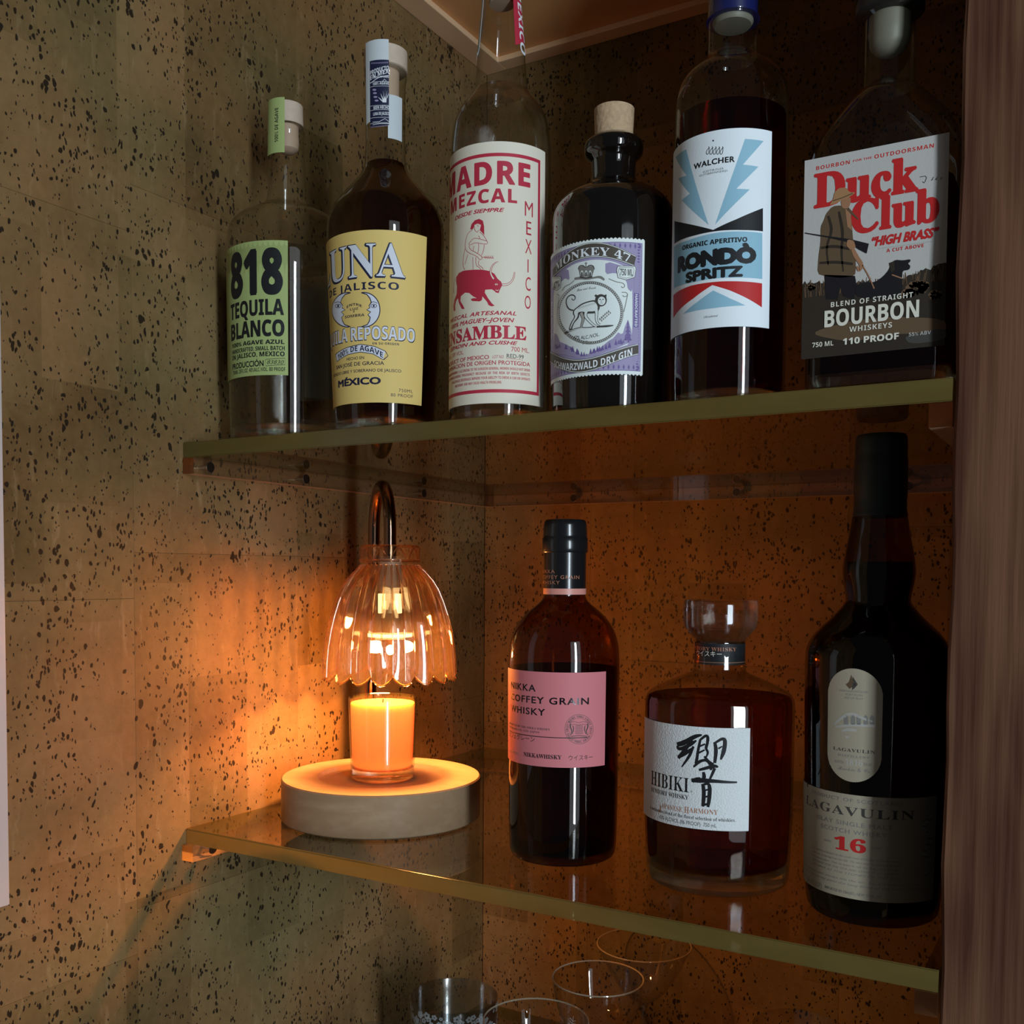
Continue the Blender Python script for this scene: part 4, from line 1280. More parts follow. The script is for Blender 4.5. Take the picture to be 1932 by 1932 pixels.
# scrolls
for sc_ in ([(740, 600), (830, 640), (910, 650), (930, 690), (900, 710), (885, 690)], [(890, 760), (950, 760), (960, 800), (920, 815), (900, 795)], [(960, 780), (940, 880), (915, 990)], [(340, 620), (300, 660), (230, 690), (200, 740)], [(140, 780), (170, 800), (150, 850), (160, 960)]):
    p.line(sc_, 8, 'grey', smooth=2, lv=9)
p.line([(345, 600), (420, 590), (480, 605), (560, 590), (640, 575), (690, 615)], [26, 30, 20, 20, 30, 18], 'grey', smooth=2, lv=9)
p.line([(440, 1360), (480, 1345), (530, 1360)], [20, 34, 20], 'grey', lv=11)
# crown
cr = [(410, 575), (400, 520), (392, 480), (410, 455), (445, 450), (470, 470), (478, 440), (490, 470), (515, 450), (555, 455), (575, 480), (560, 530), (545, 575)]
p.poly(cr, 'grey', lv=10)
for x in (430, 478, 525): p.ell((x, 535), 15, 32, W1, lv=11, n=14); p.ell((x, 545), 9, 26, 'dkgrey', lv=12, n=12)
p.line([(405, 580), (478, 592), (550, 578)], 16, 'dkgrey', lv=11); p.line([(478, 445), (478, 405)], 8, 'grey', lv=11); p.line([(464, 420), (492, 418)], 8, 'grey', lv=11)
p.line([(392, 490), (400, 450), (440, 440), (472, 470)], 9, 'dkgrey', smooth=2, lv=12); p.line([(574, 490), (565, 450), (520, 438), (486, 468)], 9, 'dkgrey', smooth=2, lv=12)
p.text('Ham und Trunk', 372, 590, 725, 30, 'grey', 'script', base=[(372, 750), (480, 728), (590, 718)], lv=11)
p.text('47% ALC./VOL.', 335, 632, 1268, 42, 'dkgrey', 'sans', base=[(335, 1310), (480, 1308), (632, 1270)], lv=11)
# the running monkey on its branch
fur = 'ltgrey'
body = [(330, 970), (370, 935), (430, 890), (510, 862), (575, 850), (610, 880), (640, 930), (625, 975), (600, 1000), (560, 1010), (500, 1010), (470, 1020), (430, 1010), (400, 1010), (395, 1060), (340, 1120), (320, 1170), (315, 1205), (290, 1210), (280, 1190), (300, 1120), (345, 1050), (325, 1010)]
p.smooth(body, 'dkgrey', lv=11, n=1)
body2 = [(342, 975), (380, 942), (440, 902), (515, 876), (572, 868), (600, 900), (615, 940), (600, 975), (560, 985), (505, 985), (470, 995), (435, 985), (385, 995), (380, 1050), (335, 1110), (310, 1160), (300, 1195), (292, 1180), (312, 1120), (355, 1050), (338, 1010)]
p.smooth(body2, W1, lv=12, n=1)
for lg in ([(480, 985), (465, 1040), (520, 1105), (570, 1150), (600, 1160)], [(595, 960), (600, 1010), (595, 1080), (615, 1130), (640, 1140)], [(420, 1000), (450, 1070), (430, 1130), (420, 1180)]):
    p.line(lg, [52, 42, 32, 28, 22][:len(lg)], 'dkgrey', smooth=2, lv=11); p.line(lg, [38, 28, 20, 16, 10][:len(lg)], W1 if lg[0][0] != 420 else fur, smooth=2, lv=12)
p.ell((650, 855), 68, 72, 'dkgrey', lv=12, n=26); p.ell((658, 862), 44, 50, W1, lv=13, n=22)
p.poly([(575, 800), (590, 785), (620, 800), (600, 830)], 'dkgrey', lv=12); p.poly([(680, 795), (715, 785), (710, 850), (690, 820)], 'dkgrey', lv=12)
for x in (640, 674): p.ell((x, 845), 8, 7, 'k', lv=14, n=10)
p.line([(655, 850), (652, 872), (664, 872)], 4, 'k', lv=14); p.line([(642, 888), (670, 888)], 4, 'k', lv=14)
p.line([(330, 972), (280, 960), (248, 900), (250, 835), (290, 792), (335, 790), (358, 820), (345, 852), (320, 850), (315, 830)], [14, 14, 14, 14, 13, 12, 10, 9, 8, 6], 'dkgrey', smooth=2, lv=12)
for i in range(12):
    x = 380 + i * 17; p.line([(x, 935 - i * 5), (x + 14, 955 - i * 5)], 4, 'grey', lv=13)
p.line([(230, 1240), (290, 1215), (400, 1175), (500, 1180), (600, 1165), (700, 1160), (795, 1150)], [26, 22, 18, 18, 20, 24, 6], 'dkgrey', smooth=2, lv=11)
p.line([(270, 1222), (400, 1180), (500, 1185), (600, 1170)], 8, W1, smooth=2, lv=12)
p.line([(640, 1090), (690, 1030), (755, 985)], 4, 'dkgrey', smooth=1, lv=12)
for i in range(6):
    x, y = 645 + i * 20, 1085 - i * 18; p.ell((x - 8, y - 12), 7, 12, 'grey', lv=12, n=10); p.ell((x + 14, y + 8), 7, 11, 'grey', lv=12, n=10)
p.build('lettering', lab)

# ---------------------------------------------------------------- red aperitif
b = Bottle('aperitif_bottle', 'clear bottle of dark red aperitif with blue cap and white label with blue bolts', 1372, 750, ZU,
           [(760, 105), (600, 106), (300, 106), (202, 105.5), (180, 102), (161, 97), (145, 86), (133, 72), (124, 60), (117, 53), (113, 50), (110, 46), (100, 45), (42, 45), (38, 47), (20, 47), (-60, 45)], yy=-.3940)
b.body(M['clear']); b.puck(foot=.009); b.fill(M['rondo'], 228, foot=.0093)
b.turn('cap', [(40, 45), (41, 50), (-75, 49)], M['bluecap'])
b.turn('cap_plug', [(52, 20), (50, 34), (44, 38), (39, 38)], M['whiteplug'])
sf = b.surf(615, 270)
uR, _ = uvk(sf, k4, 531, 900); _, vT = uvk(sf, k4, 400, 598); _, vB = uvk(sf, k4, 400, 1526)
lab = sheet('label', sf, -1.75 * sf.rr, uR, vB, vT, M['lab_cool'], b.root)
p = Print(sf, k4)
p.poly([(410, 650), (496, 660), (400, 770), (472, 780), (370, 883), (432, 886), (271, 1050)], 'blue'); p.poly([(137, 698), (88, 735), (140, 820), (100, 835), (155, 905), (118, 935), (241, 1052)], 'blue')
p.poly([(82, 1033), (170, 1052), (262, 1075), (370, 1025), (493, 973), (493, 1082), (400, 1076), (300, 1078), (180, 1100), (82, 1140)], 'k')
p.poly([(80, 1155), (150, 1122), (280, 1088), (400, 1082), (490, 1090), (490, 1305), (400, 1298), (300, 1300), (170, 1320), (80, 1348)], 'blue')
p.poly([(77, 1380), (160, 1335), (290, 1316), (400, 1316), (489, 1325), (488, 1437), (420, 1395), (340, 1358), (258, 1333), (170, 1395), (77, 1488)], 'ored')
p.poly([(122, 1468), (190, 1410), (262, 1358), (340, 1395), (412, 1428), (270, 1440)], 'blue')
p.ell((262, 658), 4, 4, 'k', n=10)
for i in range(5):
    x = 232 + i * 16; p.line([(x + 14, 690), (x + 2, 700), (x - 4, 718), (x + 6, 724), (x + 12, 705), (x + 10, 685)], 3, 'k', smooth=2)
p.text('WALCHER', 172, 362, 762, 26, 'k', 'sans', bold=.035, space=1.1, yl=788)
p.text('SÜDTIROLER', 215, 310, 792, 9, 'dkgrey', 'sans', space=1.1); p.text('GUTSBRENNEREI', 198, 327, 803, 9, 'dkgrey', 'sans', space=1.1)
p.text('ORGANIC APERITIVO', 120, 420, 1130, 22, 'k', 'sbold', bold=.02, base=[(120, 1170), (200, 1150), (300, 1138), (420, 1130)], lv=2)
p.text('RONDÒ', 98, 462, 1222, 72, 'k', 'sans', bold=.085, base=[(98, 1272), (200, 1245), (300, 1230), (462, 1226)], lv=2)
p.text('SPRITZ', 135, 400, 1290, 48, 'k', 'sans', bold=.065, base=[(135, 1322), (250, 1300), (400, 1290)], lv=2)
p.text('Ultradental', 218, 284, 1480, 10, 'dkgrey', 'italic')
p.build('lettering', lab)

# ---------------------------------------------------------------- flat-sided bourbon bottle
YF = -.4290; HD = .027
xl = float(ony((1513, 500), YF)[0]); xr = float(ony((1797, 500), YF)[0])
b = Bottle('bourbon_bottle', 'flat sided bourbon bottle with a hunting scene label and dark round stopper', (1513 + 1797) / 2, 500, ZU, [(700, 143)], yy=YF + HD)
b.c[0] = (xl + xr) / 2; b.root.location.x = b.c[0]; WLOC[b.root.name] = (b.c[0], b.c[1], ZU)
HW = (xr - xl) / 2
def rrect(bm, z, hw, hd, cr, n=10):
    pts = []
    cr = min(cr, hw - 1e-5, hd - 1e-5)
    for sx, sy, a0 in ((1, 1, 0), (-1, 1, 90), (-1, -1, 180), (1, -1, 270)):
        for i in range(n + 1):
            a = math.radians(a0 + 90 * i / n)
            pts.append(bm.verts.new((b.c[0] + sx * (hw - cr) + cr * math.cos(a), b.c[1] + sy * (hd - cr) + cr * math.sin(a), z)))
    return pts
def loft(rows, m, name, parent, capt=True):
    bm = BM(); prev = None; first = None
    for z, hw, hd, cr in rows:
        ring = rrect(bm, z, hw, hd, cr)
        if prev:
            for i in range(len(ring)):
                j = (i + 1) % len(ring); bm.faces.new((prev[i], prev[j], ring[j], ring[i]))
        else: first = ring
        prev = ring
    bm.faces.new(first[::-1])
    if capt: bm.faces.new(prev)
    return obj(name, bm, m, parent)
k = HW / 143.0
def zr(y): return b.z(y)
body = [(ZU + .0003, HW - .005, HD - .005, .010), (ZU + .003, HW - .0006, HD - .0006, .012), (ZU + .006, HW, HD, .012), (zr(310), HW, HD, .012), (zr(292), HW * .993, HD, .014),
        (zr(275), HW * .965, HD, .018), (zr(258), HW * .915, HD * .99, .022), (zr(240), HW * .84, HD * .97, .024), (zr(222), HW * .74, HD * .93, .024), (zr(204), HW * .62, HD * .88, .023),
        (zr(190), HW * .50, HD * .80, .0205), (zr(178), HW * .40, HD * .66, .017), (zr(166), HW * .355, HW * .355, .1), (zr(120), HW * .345, HW * .345, .1), (zr(40), HW * .345, HW * .345, .1), (zr(34), HW * .40, HW * .40, .1), (zr(10), HW * .40, HW * .40, .1)]
loft(body, M['clear'], 'glass', b.root)
w_ = .0018
loft([(ZU + .0005, HW - .006, HD - .006, .009), (ZU + .003, HW - .003, HD - .003, .010), (ZU + .0098, HW - .002, HD - .002, .010)], M['base'], 'glass_foot', b.root)
loft([(ZU + .010, HW - .004, HD - .004, .009), (ZU + .012, HW - w_, HD - w_, .010), (zr(600), HW - w_, HD - w_, .010), (zr(372), HW - w_, HD - w_, .010)], M['bourbon'], 'liquid', b.root)
rs = HW * .47
bm = BM(); lathe(bm, b.c, [(zr(34) + .0005, HW * .34), (zr(30), rs * .9), (zr(26), rs), (zr(8), rs), (zr(4), rs * .94), (zr(-2), rs * .94), (zr(-6), rs), (zr(-60), rs), (zr(-64), rs * .95)], 48); obj('stopper', bm, M['darkcap'], b.root)
bm = BM(); lathe(bm, b.c, [(zr(106), 0), (zr(105), HW * .10), (zr(98), HW * .20), (zr(85), HW * .27), (zr(60), HW * .285), (zr(30), HW * .285)], 32); obj('stopper_plug', bm, M['whiteplug'], b.root)
sf = Flat(YF - .0002, b.c[0])
p = Print(sf, k4)
(uL, vT), (uR, _) = p.uv((690, 752)), p.uv((1366, 630)); _, vB = p.uv((682, 1678))
lab = sheet('label', sf, uL, uR, vB, vT, M['lab_duck'], b.root)
def V(y): return p.uv((690, y))[1]
vg = p.uv((690, 1340))[1]
# dusk field at the foot of the print
gpts = [(uL, vB), (uR, vB)]
random.seed(5)
for i in range(60):
    u = uR - (uR - uL) * i / 59
    h_ = .010 * (abs(i - 22) / 22 if i < 22 else abs(i - 22) / 37) * .55
    gpts.append((u, vg - .0035 + h_ + random.uniform(-.0008, .0012)))
p.polyuv(gpts, 'soil', lv=1)
for i in range(80):
    u = random.uniform(uL + .001, uR - .001); h_ = random.uniform(.001, .0045); e = abs((u - uL) / (uR - uL) - .6) + .2
    p.line([(u, vg - .006), (u + random.uniform(-.001, .001), vg - .002 + h_ * e * 1.6)], .0003, 'grass', uvs=True, lv=2)
for bx, by, br in ((1210, 1350, 60), (1240, 1335, 40), (1300, 1380, 40), (1170, 1375, 40), (720, 1345, 26)):
    for j in range(9):
        a = j * 2.4; p.ell((bx + br * .5 * math.cos(a), by + br * .35 * math.sin(a)), br * .35, br * .28, 'grass' if j % 3 else 'soil', lv=2, n=9)
p.smooth([(700, 1560), (900, 1500), (1100, 1480), (1350, 1490), (1350, 1560), (1100, 1560), (900, 1600)], 'coat', lv=2)
p.smooth([(1150, 1570), (1350, 1530), (1350, 1590), (1180, 1610)], 'dkgrey', lv=3)
R2 = 'ored'
def vt(txt, xa, ya, xb, yb, h, m, **kw): p.text(txt, xa, xb, yb, h, m, yl=ya, **kw)
vt('BOURBON', 743, 798, 900, 765, 18, R2, style='sbold', space=1.15); vt('FOR THE', 915, 758, 1003, 742, 10, R2, style='sbold'); vt('OUTDOORSMAN', 1015, 742, 1293, 690, 19, R2, style='sbold', space=1.15)
vt('Duck', 730, 972, 1222, 888, 165, R2, style='serif', bold=.028, lv=3); vt('Club', 905, 1090, 1318, 1030, 158, R2, style='serif', bold=.028, lv=3)
vt('“HIGH BRASS”', 1003, 1148, 1318, 1108, 44, R2, style='italic', bold=.05, lv=3)
p.line([(1035, 1162), (1290, 1128)], 3, 'ltgrey', lv=2); vt('A CUT ABOVE', 1072, 1180, 1246, 1155, 16, R2, style='sbold', space=1.1, lv=3)
p.line([(1228, 828), (1262, 822), (1250, 858), (1240, 850)], 3, 'dkgrey', smooth=1, lv=3)
for x in (1282, 1300, 1322): p.line([(x, 845 - (x - 1282) * .2), (x + 10, 828), (x + 4, 842)], 3, 'dkgrey', lv=3)
# hunter
coat = [(790, 1000), (820, 965), (860, 960), (895, 975), (905, 1010), (912, 1060), (915, 1110), (925, 1180), (930, 1250), (925, 1290), (860, 1300), (790, 1292), (750, 1280), (755, 1200), (765, 1130), (765, 1060), (780, 1030)]
p.smooth(coat, 'coat', lv=5, n=1); p.poly([(782, 1285), (925, 1290), (932, 1330), (920, 1400), (870, 1385), (855, 1335), (845, 1400), (790, 1400)], 'dog', lv=5)
for q in ([(800, 1010), (820, 1080), (790, 1150), (800, 1240)], [(850, 990), (870, 1090), (860, 1180), (870, 1270)], [(765, 1160), (830, 1150), (900, 1165)], [(760, 1230), (840, 1225), (915, 1235)]):
    p.line(q, [10, 14, 10, 6][:len(q)], 'soil', smooth=2, lv=6)
p.poly([(880, 975), (905, 1000), (912, 1080), (890, 1060)], 'skin', lv=6)
p.smooth([(858, 935), (905, 920), (905, 950), (895, 975), (865, 975)], 'skin', lv=6, n=1)
p.smooth([(806, 960), (822, 935), (830, 900), (850, 880), (885, 878), (900, 900), (930, 900), (900, 922), (870, 932), (850, 945), (825, 955)], 'hat', lv=7, n=1)
p.line([(822, 940), (860, 928), (915, 905)], 5, 'coat', lv=8)
p.poly([(895, 970), (944, 1026), (938, 1028), (890, 985)], 'coat', lv=7)
p.poly([(690, 1092), (692, 1088), (800, 1105), (900, 1118), (990, 1140), (980, 1186), (940, 1165), (900, 1135), (800, 1112)], 'dog', lv=8)
p.smooth([(890, 1120), (920, 1125), (930, 1160), (905, 1170), (885, 1150)], 'skin', lv=9, n=1)
p.line([(915, 1165), (930, 1200), (960, 1240), (945, 1270), (935, 1245)], [14, 20, 18, 12, 8], 'skin', smooth=2, lv=8); p.line([(960, 1240), (990, 1290), (1015, 1350)], 5, 'skin', smooth=1, lv=8)
dog = [(925, 1340), (960, 1320), (1020, 1320), (1060, 1290), (1085, 1260), (1092, 1230), (1115, 1215), (1150, 1218), (1185, 1212), (1183, 1225), (1172, 1232), (1185, 1245), (1178, 1262), (1148, 1266), (1145, 1300), (1148, 1345), (1135, 1385), (1100, 1400), (1000, 1395), (930, 1385)]
p.smooth(dog, 'dog', lv=7, n=1); p.line([(1098, 1285), (1145, 1302)], 5, 'skin', lv=8); p.poly([(1085, 1230), (1108, 1222), (1112, 1262), (1095, 1275)], 'soil', lv=8)
Wc = 'cream'
vt('BLEND OF STRAIGHT', 812, 1437, 1196, 1390, 24, Wc, style='sbold', space=1.15, lv=9)
vt('BOURBON', 782, 1532, 1224, 1480, 80, Wc, style='sbold', bold=.01, lv=9)
vt('WHISKEYS', 898, 1553, 1098, 1530, 24, Wc, style='sbold', space=1.1, lv=9)
vt('750 ML', 725, 1626, 824, 1614, 22, Wc, style='sbold', lv=9); vt('110 PROOF', 868, 1612, 1130, 1585, 30, Wc, style='sbold', bold=.02, lv=9); vt('55% ABV', 1176, 1575, 1280, 1560, 17, 'ltgrey', style='sbold', lv=9)
p.build('lettering', lab)
# ---------------------------------------------------------------- lower shelf: pink label whisky
b = Bottle('grain_whisky_bottle', 'round shouldered whisky bottle with black capsule and pink label beside the lamp', 1061, 1600, 0.0,
           [(1632, 101), (1600, 102), (1500, 102.5), (1260, 104.5), (1232, 104), (1212, 101.5), (1195, 97), (1180, 90), (1166, 80), (1153, 67), (1143, 54), (1134, 44), (1126, 39.5), (1118, 38.5)], front=1641, hwb=102)
b.body(M['clearbrown'], foot=.006); b.puck(foot=.006); b.fill(M['grain'], 1258, foot=.0062)
b.turn('capsule', [(1122, 39.6), (1043, 40.0), (1042, 41)], M['blackcap'], cap=False)
b.turn('cap', [(1043, 41.5), (1041, 43), (1016, 43), (1014, 41.5), (1010, 41.5), (992, 40.8), (984, 39), (981, 36)], M['blackcap'])
b.turn('capsule_band', [(1121, 40.4), (1110, 40.4)], M['pinkband'], cap=False)
ns = b.surf(1105, 1060, prof=[(b.z(1200), b.row(1080, 40.4)[1]), (b.z(1000), b.row(1080, 40.4)[1])])
p = Print(ns, k6)
p.text('NIKKA', 326, 384, 369, 17, 'copper', 'sans', bold=.01, space=1.15); p.text('COFFEY GRAIN', 326, 503, 398, 17, 'copper', 'sans', bold=.01, space=1.15); p.text('WHISKY', 326, 408, 424, 17, 'copper', 'sans', bold=.01, space=1.15)
p.build('capsule_lettering', b.root)
sf = b.surf(1440, 1265)
uR, _ = uvk(sf, k5, 1702, 1000); _, vT = uvk(sf, k5, 1150, 536); _, vB = uvk(sf, k5, 1150, 1619)
lab = sheet('label', sf, -1.68 * sf.rr, uR, vB, vT, M['lab_pink'], b.root)
p = Print(sf, k5)
p.text('NIKKA', 634, 911, 753, 76, 'gloss', 'sans', bold=.022, space=1.15); p.text('COFFEY GRAIN', 634, 1514, 897, 76, 'gloss', 'sans', bold=.022, space=1.15); p.text('WHISKY', 632, 1018, 1028, 76, 'gloss', 'sans', bold=.022, space=1.15)
p.text('PRODUCED BY THE NIKKA WHISKY', 615, 1075, 1197, 23, 'dkgrey', 'serif'); p.text('DISTILLING CO., LTD. JAPAN', 615, 955, 1230, 23, 'dkgrey', 'serif')
_, vl = p.uv((1490, 1276)); ua, _ = p.uv((612, 1200)); ub, _ = p.uv((1500, 1276)); p.line([(ua, vl), (ub, vl)], .00055, 'k', uvs=True)
p.text('カフェグレーン', 615, 900, 1325, 48, 'k', 'sans'); p.text('alc.45%', 618, 712, 1475, 30, 'grey', 'sans')
p.text('NIKKAWHISKY', 775, 1205, 1525, 46, 'k', 'serif', bold=.012); p.text('ウイスキー', 1285, 1558, 1522, 46, 'k', 'sans')
c_ = (1403, 1182)
p.ring(c_, 160, 168, 4, 'dkgrey'); p.ring(c_, 118, 126, 3, 'dkgrey')
p.ctext('WHISKY NIKKA COFFEY GRAIN WHISKY NIKKA COFFEY GRAIN ', c_, 138, 146, -60, 300, 24, 'dkgrey', 'serif')
for q in ([(1300, 1105), (1350, 1095), (1400, 1110), (1450, 1095), (1505, 1105), (1510, 1130), (1450, 1125), (1400, 1135), (1350, 1125), (1300, 1130)],):
    p.line(q + q[:1], 5, 'dkgrey')
for sg in (-1, 1):
    p.line([(c_[0] + sg * 95, 1120), (c_[0] + sg * 100, 1160), (c_[0] + sg * 80, 1200), (c_[0] + sg * 95, 1250)], [10, 16, 12, 6], 'dkgrey', smooth=1)
    p.line([(c_[0] + sg * 70, 1140), (c_[0] + sg * 60, 1180), (c_[0] + sg * 78, 1240)], [8, 12, 6], 'dkgrey', smooth=1)
for x in range(-40, 41, 16):
    p.line([(c_[0] + x, 1140), (c_[0] + x, 1235)], 3, 'dkgrey')
for y in range(1140, 1240, 16): p.line([(c_[0] - 42, y), (c_[0] + 42, y)], 3, 'dkgrey')
p.line([(c_[0] - 85, 1262), (c_[0], 1255), (c_[0] + 85, 1262)], 8, 'dkgrey')
p.build('lettering', lab)

# ---------------------------------------------------------------- faceted amber whisky
NFH = 24
FPH = 0.0
def facet(a, k_, z):
    m_ = ((a - FPH) % (2 * PI / NFH)) - PI / NFH
    return math.cos(PI / NFH) / math.cos(m_) * 1.004
b = Bottle('faceted_whisky_bottle', 'wide faceted decanter of amber whisky with glass stopper and white calligraphy label', 1351, 1600, 0.0,
           [(1694, 132), (1676, 137), (1500, 138), (1330, 138.5), (1318, 138), (1308, 134), (1300, 124), (1290, 104), (1281, 84), (1274, 66), (1268, 52), (1262, 48), (1212, 46), (1208, 47)], front=1700, hwb=137)
d1 = CAM[:2] - b.c; d1 /= np.linalg.norm(d1); d2 = np.array([1.85, -1.60]) - b.c; d2 /= np.linalg.norm(d2)
FPH = math.atan2(*(d1 + d2)[::-1]) - PI / NFH      # one facet mirrors the window
LPH = FPH
b.body(M['clear'], foot=.005, rf=facet, seg=96, sm=1); b.puck(foot=.013, rf=facet); b.fill(M['harmony'], 1312, foot=.0135, rf=facet, seg=96)
b.turn('neck_band', [(1251, 46.8), (1212, 46.8)], M['k'], cap=False)
b.turn('neck_band_line', [(1247, 47.1), (1246, 47.1)], M['copper'], cap=False)
hb_ = b.surf(1250, 1212, prof=[(0, b.row(1230, 46.9)[1]), (1, b.row(1230, 46.9)[1])])
p = Print(hb_, k7)
p.text('SUNTORY WHISKY', 338, 560, 398, 18, 'copper', 'serif', space=1.05); p.text('ウイスキー', 362, 488, 426, 22, 'cream', 'sans')
p.build('band_lettering', b.root)
M['solidglass'] = refr('stopper_glass', (.93, .94, .95), 1.5, .45)
st = b.turn('stopper', [(1216, 36), (1210, 44), (1206, 47), (1198, 55), (1190, 60), (1184, 66), (1178, 68), (1150, 69), (1136, 68.5), (1132, 66)], M['solidglass'], rf=facet, seg=96)
b.turn('stopper_core', [(1238, 30), (1216, 31), (1196, 38), (1186, 44), (1158, 46), (1150, 40)], M['clear'], st)
sf = b.surf(1560, 1370, off=.0005)
uR, _ = uvk(sf, k7, 628, 1000); _, vT = uvk(sf, k7, 560, 789); _, vB = uvk(sf, k7, 560, 1310)
lab = sheet('label', sf, sf.hit(k7(97, 900))[0], uR, vB, vT, M['lab_washi'], b.root)
p = Print(sf, k7); K_ = 'k'
S_ = lambda pts, w: p.line(pts, w, K_, smooth=2)
S_([(262, 872), (300, 862), (350, 830), (388, 822)], [22, 26, 20, 6]); S_([(262, 878), (272, 898), (330, 872), (360, 850)], [10, 18, 18, 6])
S_([(340, 848), (300, 900), (268, 940)], [16, 20, 16]); S_([(268, 935), (310, 912), (340, 890)], [18, 20, 8]); S_([(345, 880), (325, 930), (285, 985)], [12, 16, 5])
S_([(380, 845), (368, 900), (362, 950), (355, 968)], [12, 14, 16, 10]); S_([(378, 848), (410, 822), (420, 838), (408, 900)], [10, 14, 16, 8]); S_([(372, 882), (405, 868)], [10, 8]); S_([(368, 915), (402, 898)], [10, 8])
S_([(345, 985), (375, 955), (410, 948), (428, 975)], [8, 16, 12, 8]); S_([(400, 930), (420, 960), (445, 975)], [10, 18, 20])
S_([(418, 862), (405, 888), (420, 910), (408, 938)], [12, 14, 12, 4])
S_([(452, 858), (460, 900), (452, 965)], [14, 20, 14]); S_([(455, 862), (490, 840), (506, 848), (500, 900), (482, 948)], [10, 14, 20, 22, 6]); S_([(470, 892), (490, 880)], [10, 6])
S_([(430, 960), (440, 980), (430, 1000)], [10, 16, 10]); S_([(372, 1000), (410, 990), (450, 978), (470, 985)], [10, 16, 18, 6]); S_([(395, 1010), (400, 1035), (390, 1055)], [14, 20, 10]); S_([(452, 990), (440, 1020), (425, 1052)], [16, 14, 8])
S_([(334, 1052), (380, 1052), (450, 1056), (520, 1062), (565, 1062)], [16, 26, 18, 12, 8]); S_([(340, 1060), (356, 1045), (380, 1040)], [14, 16, 6])
S_([(392, 1070), (398, 1110), (396, 1150), (392, 1185)], [16, 20, 20, 14]); S_([(392, 1075), (420, 1066), (428, 1090), (425, 1140), (418, 1188)], [10, 14, 20, 20, 12]); S_([(398, 1105), (420, 1098)], [10, 8]); S_([(398, 1138), (420, 1132)], [10, 8]); S_([(390, 1178), (422, 1170)], [14, 10])
p.text('HIBIKI', 132, 320, 1114, 72, 'k', 'serif', space=1.05); p.text('®', 328, 340, 1115, 10, 'grey'); p.text('SUNTORY WHISKY', 132, 320, 1151, 22, 'k', 'serif')
p.text('J', 170, 183, 1212, 32, 'copper', 'serif'); p.text('APANESE', 184, 288, 1213, 24, 'copper', 'serif', space=1.05); p.text('H', 298, 322, 1220, 32, 'copper', 'serif'); p.text('ARMONY', 324, 468, 1227, 24, 'copper', 'serif', space=1.05)
p.text('A meticulous blend of the finest selection of whiskies.', 124, 557, 1262, 17, 'dkgrey', 'serif'); p.text('43% ALC/VOL (86 PROOF)  750 mL', 173, 460, 1291, 19, 'dkgrey', 'sans')
p.build('lettering', lab)

LPH = 0.0
# ---------------------------------------------------------------- tall dark island whisky
b = Bottle('island_whisky_bottle', 'tall dark whisky bottle with black foil cap and sand label marked 16', 1643, 1700, 0.0,
           [(1738, 121), (1700, 122), (1600, 124), (1471, 127), (1300, 130.5), (1240, 131), (1225, 129), (1208, 122), (1193, 111), (1178, 96), (1165, 82), (1150, 69), (1140, 61), (1132, 57.5), (1112, 61), (1092, 65), (1070, 66), (1040, 61), (1005, 54), (975, 50), (965, 47)], front=1757, hwb=122)
b.body(M['darkglass'], foot=.007); b.puck(foot=.006); b.fill(M['islay'], 1060, foot=.0062)
b.turn('foil_cap', [(976, 49.5), (972, 50), (962, 47.5), (950, 47.8), (944, 47), (938, 48.4), (870, 48.4), (863, 47), (858, 46.6), (852, 47.2), (830, 46.8), (824, 45.5), (821, 43)], M['mattcap'], sm=1)
sf = b.surf(1700, 1500)
_, vT = uvk(sf, k9, 600, 381); _, vB = uvk(sf, k9, 650, 1103); uR, _ = uvk(sf, k9, 958, 700)
lab = sheet('label', sf, -1.75 * sf.rr, uR, vB, vT, M['lab_sand'], b.root)
p = Print(sf, k9)
p.text('PRODUCT OF SCOTLAND', 120, 735, 436, 24, 'grey', 'sans', space=1.2, bold=.01); p.text('LAGAVULIN', 80, 815, 530, 60, 'dkgrey', 'serif', space=1.12)
p.text('ISLAY SINGLE MALT', 152, 668, 602, 29, 'grey', 'sans', space=1.15, bold=.01); p.text('SCOTCH WHISKY', 182, 628, 655, 29, 'grey', 'sans', space=1.15, bold=.01)
p.text('AGED', 201, 248, 687, 13, 'grey', 'serif'); p.text('16', 270, 487, 764, 88, 'ored', 'serif', bold=.02); p.text('YEARS', 518, 593, 737, 13, 'grey', 'serif')
lines = ["This distillery is situated on the south coast of the isle, where the stream", "runs down to the bay from the hills. The time taken for ageing gives depth", "that sets it apart. They lie quiet in oak the long years through,", "BUT WAIT FOR THE TIDE AND LEAVE IT ALL BEHIND,", "AS FIRM AS THE STONES OF THE ISLE.", "and deep peat smoke fills the air. Tend it and let it rest,", "then the spring gives the long finish of the south shore."]
for i, (t_, x1) in enumerate(zip(lines, (720, 722, 720, 715, 720, 850, 852))):
    p.text(t_, 122 if i < 5 else 80, x1, 826 + i * 29 + (8 if i > 4 else 0), 15, 'grey', 'italic')
p.text('IMPORTED BY DIAGEO, NEW YORK, NY', 208, 590, 1072, 19, 'grey', 'sans', bold=.01); p.text('(86 PROOF)', 88, 185, 1002, 34, 'grey', 'sans')
random.seed(9)
for i in range(34):
    y = 450 + i * 14; x = 905 + 26 * math.sin(i * .5) + random.uniform(-8, 8)
    p.ell((x, y), random.uniform(8, 26) * (.5 if i < 6 or i > 26 else 1), random.uniform(6, 14), 'ltgrey' if i % 3 else 'grey', n=9, lv=1 + i % 3)
p.build('lettering', lab)
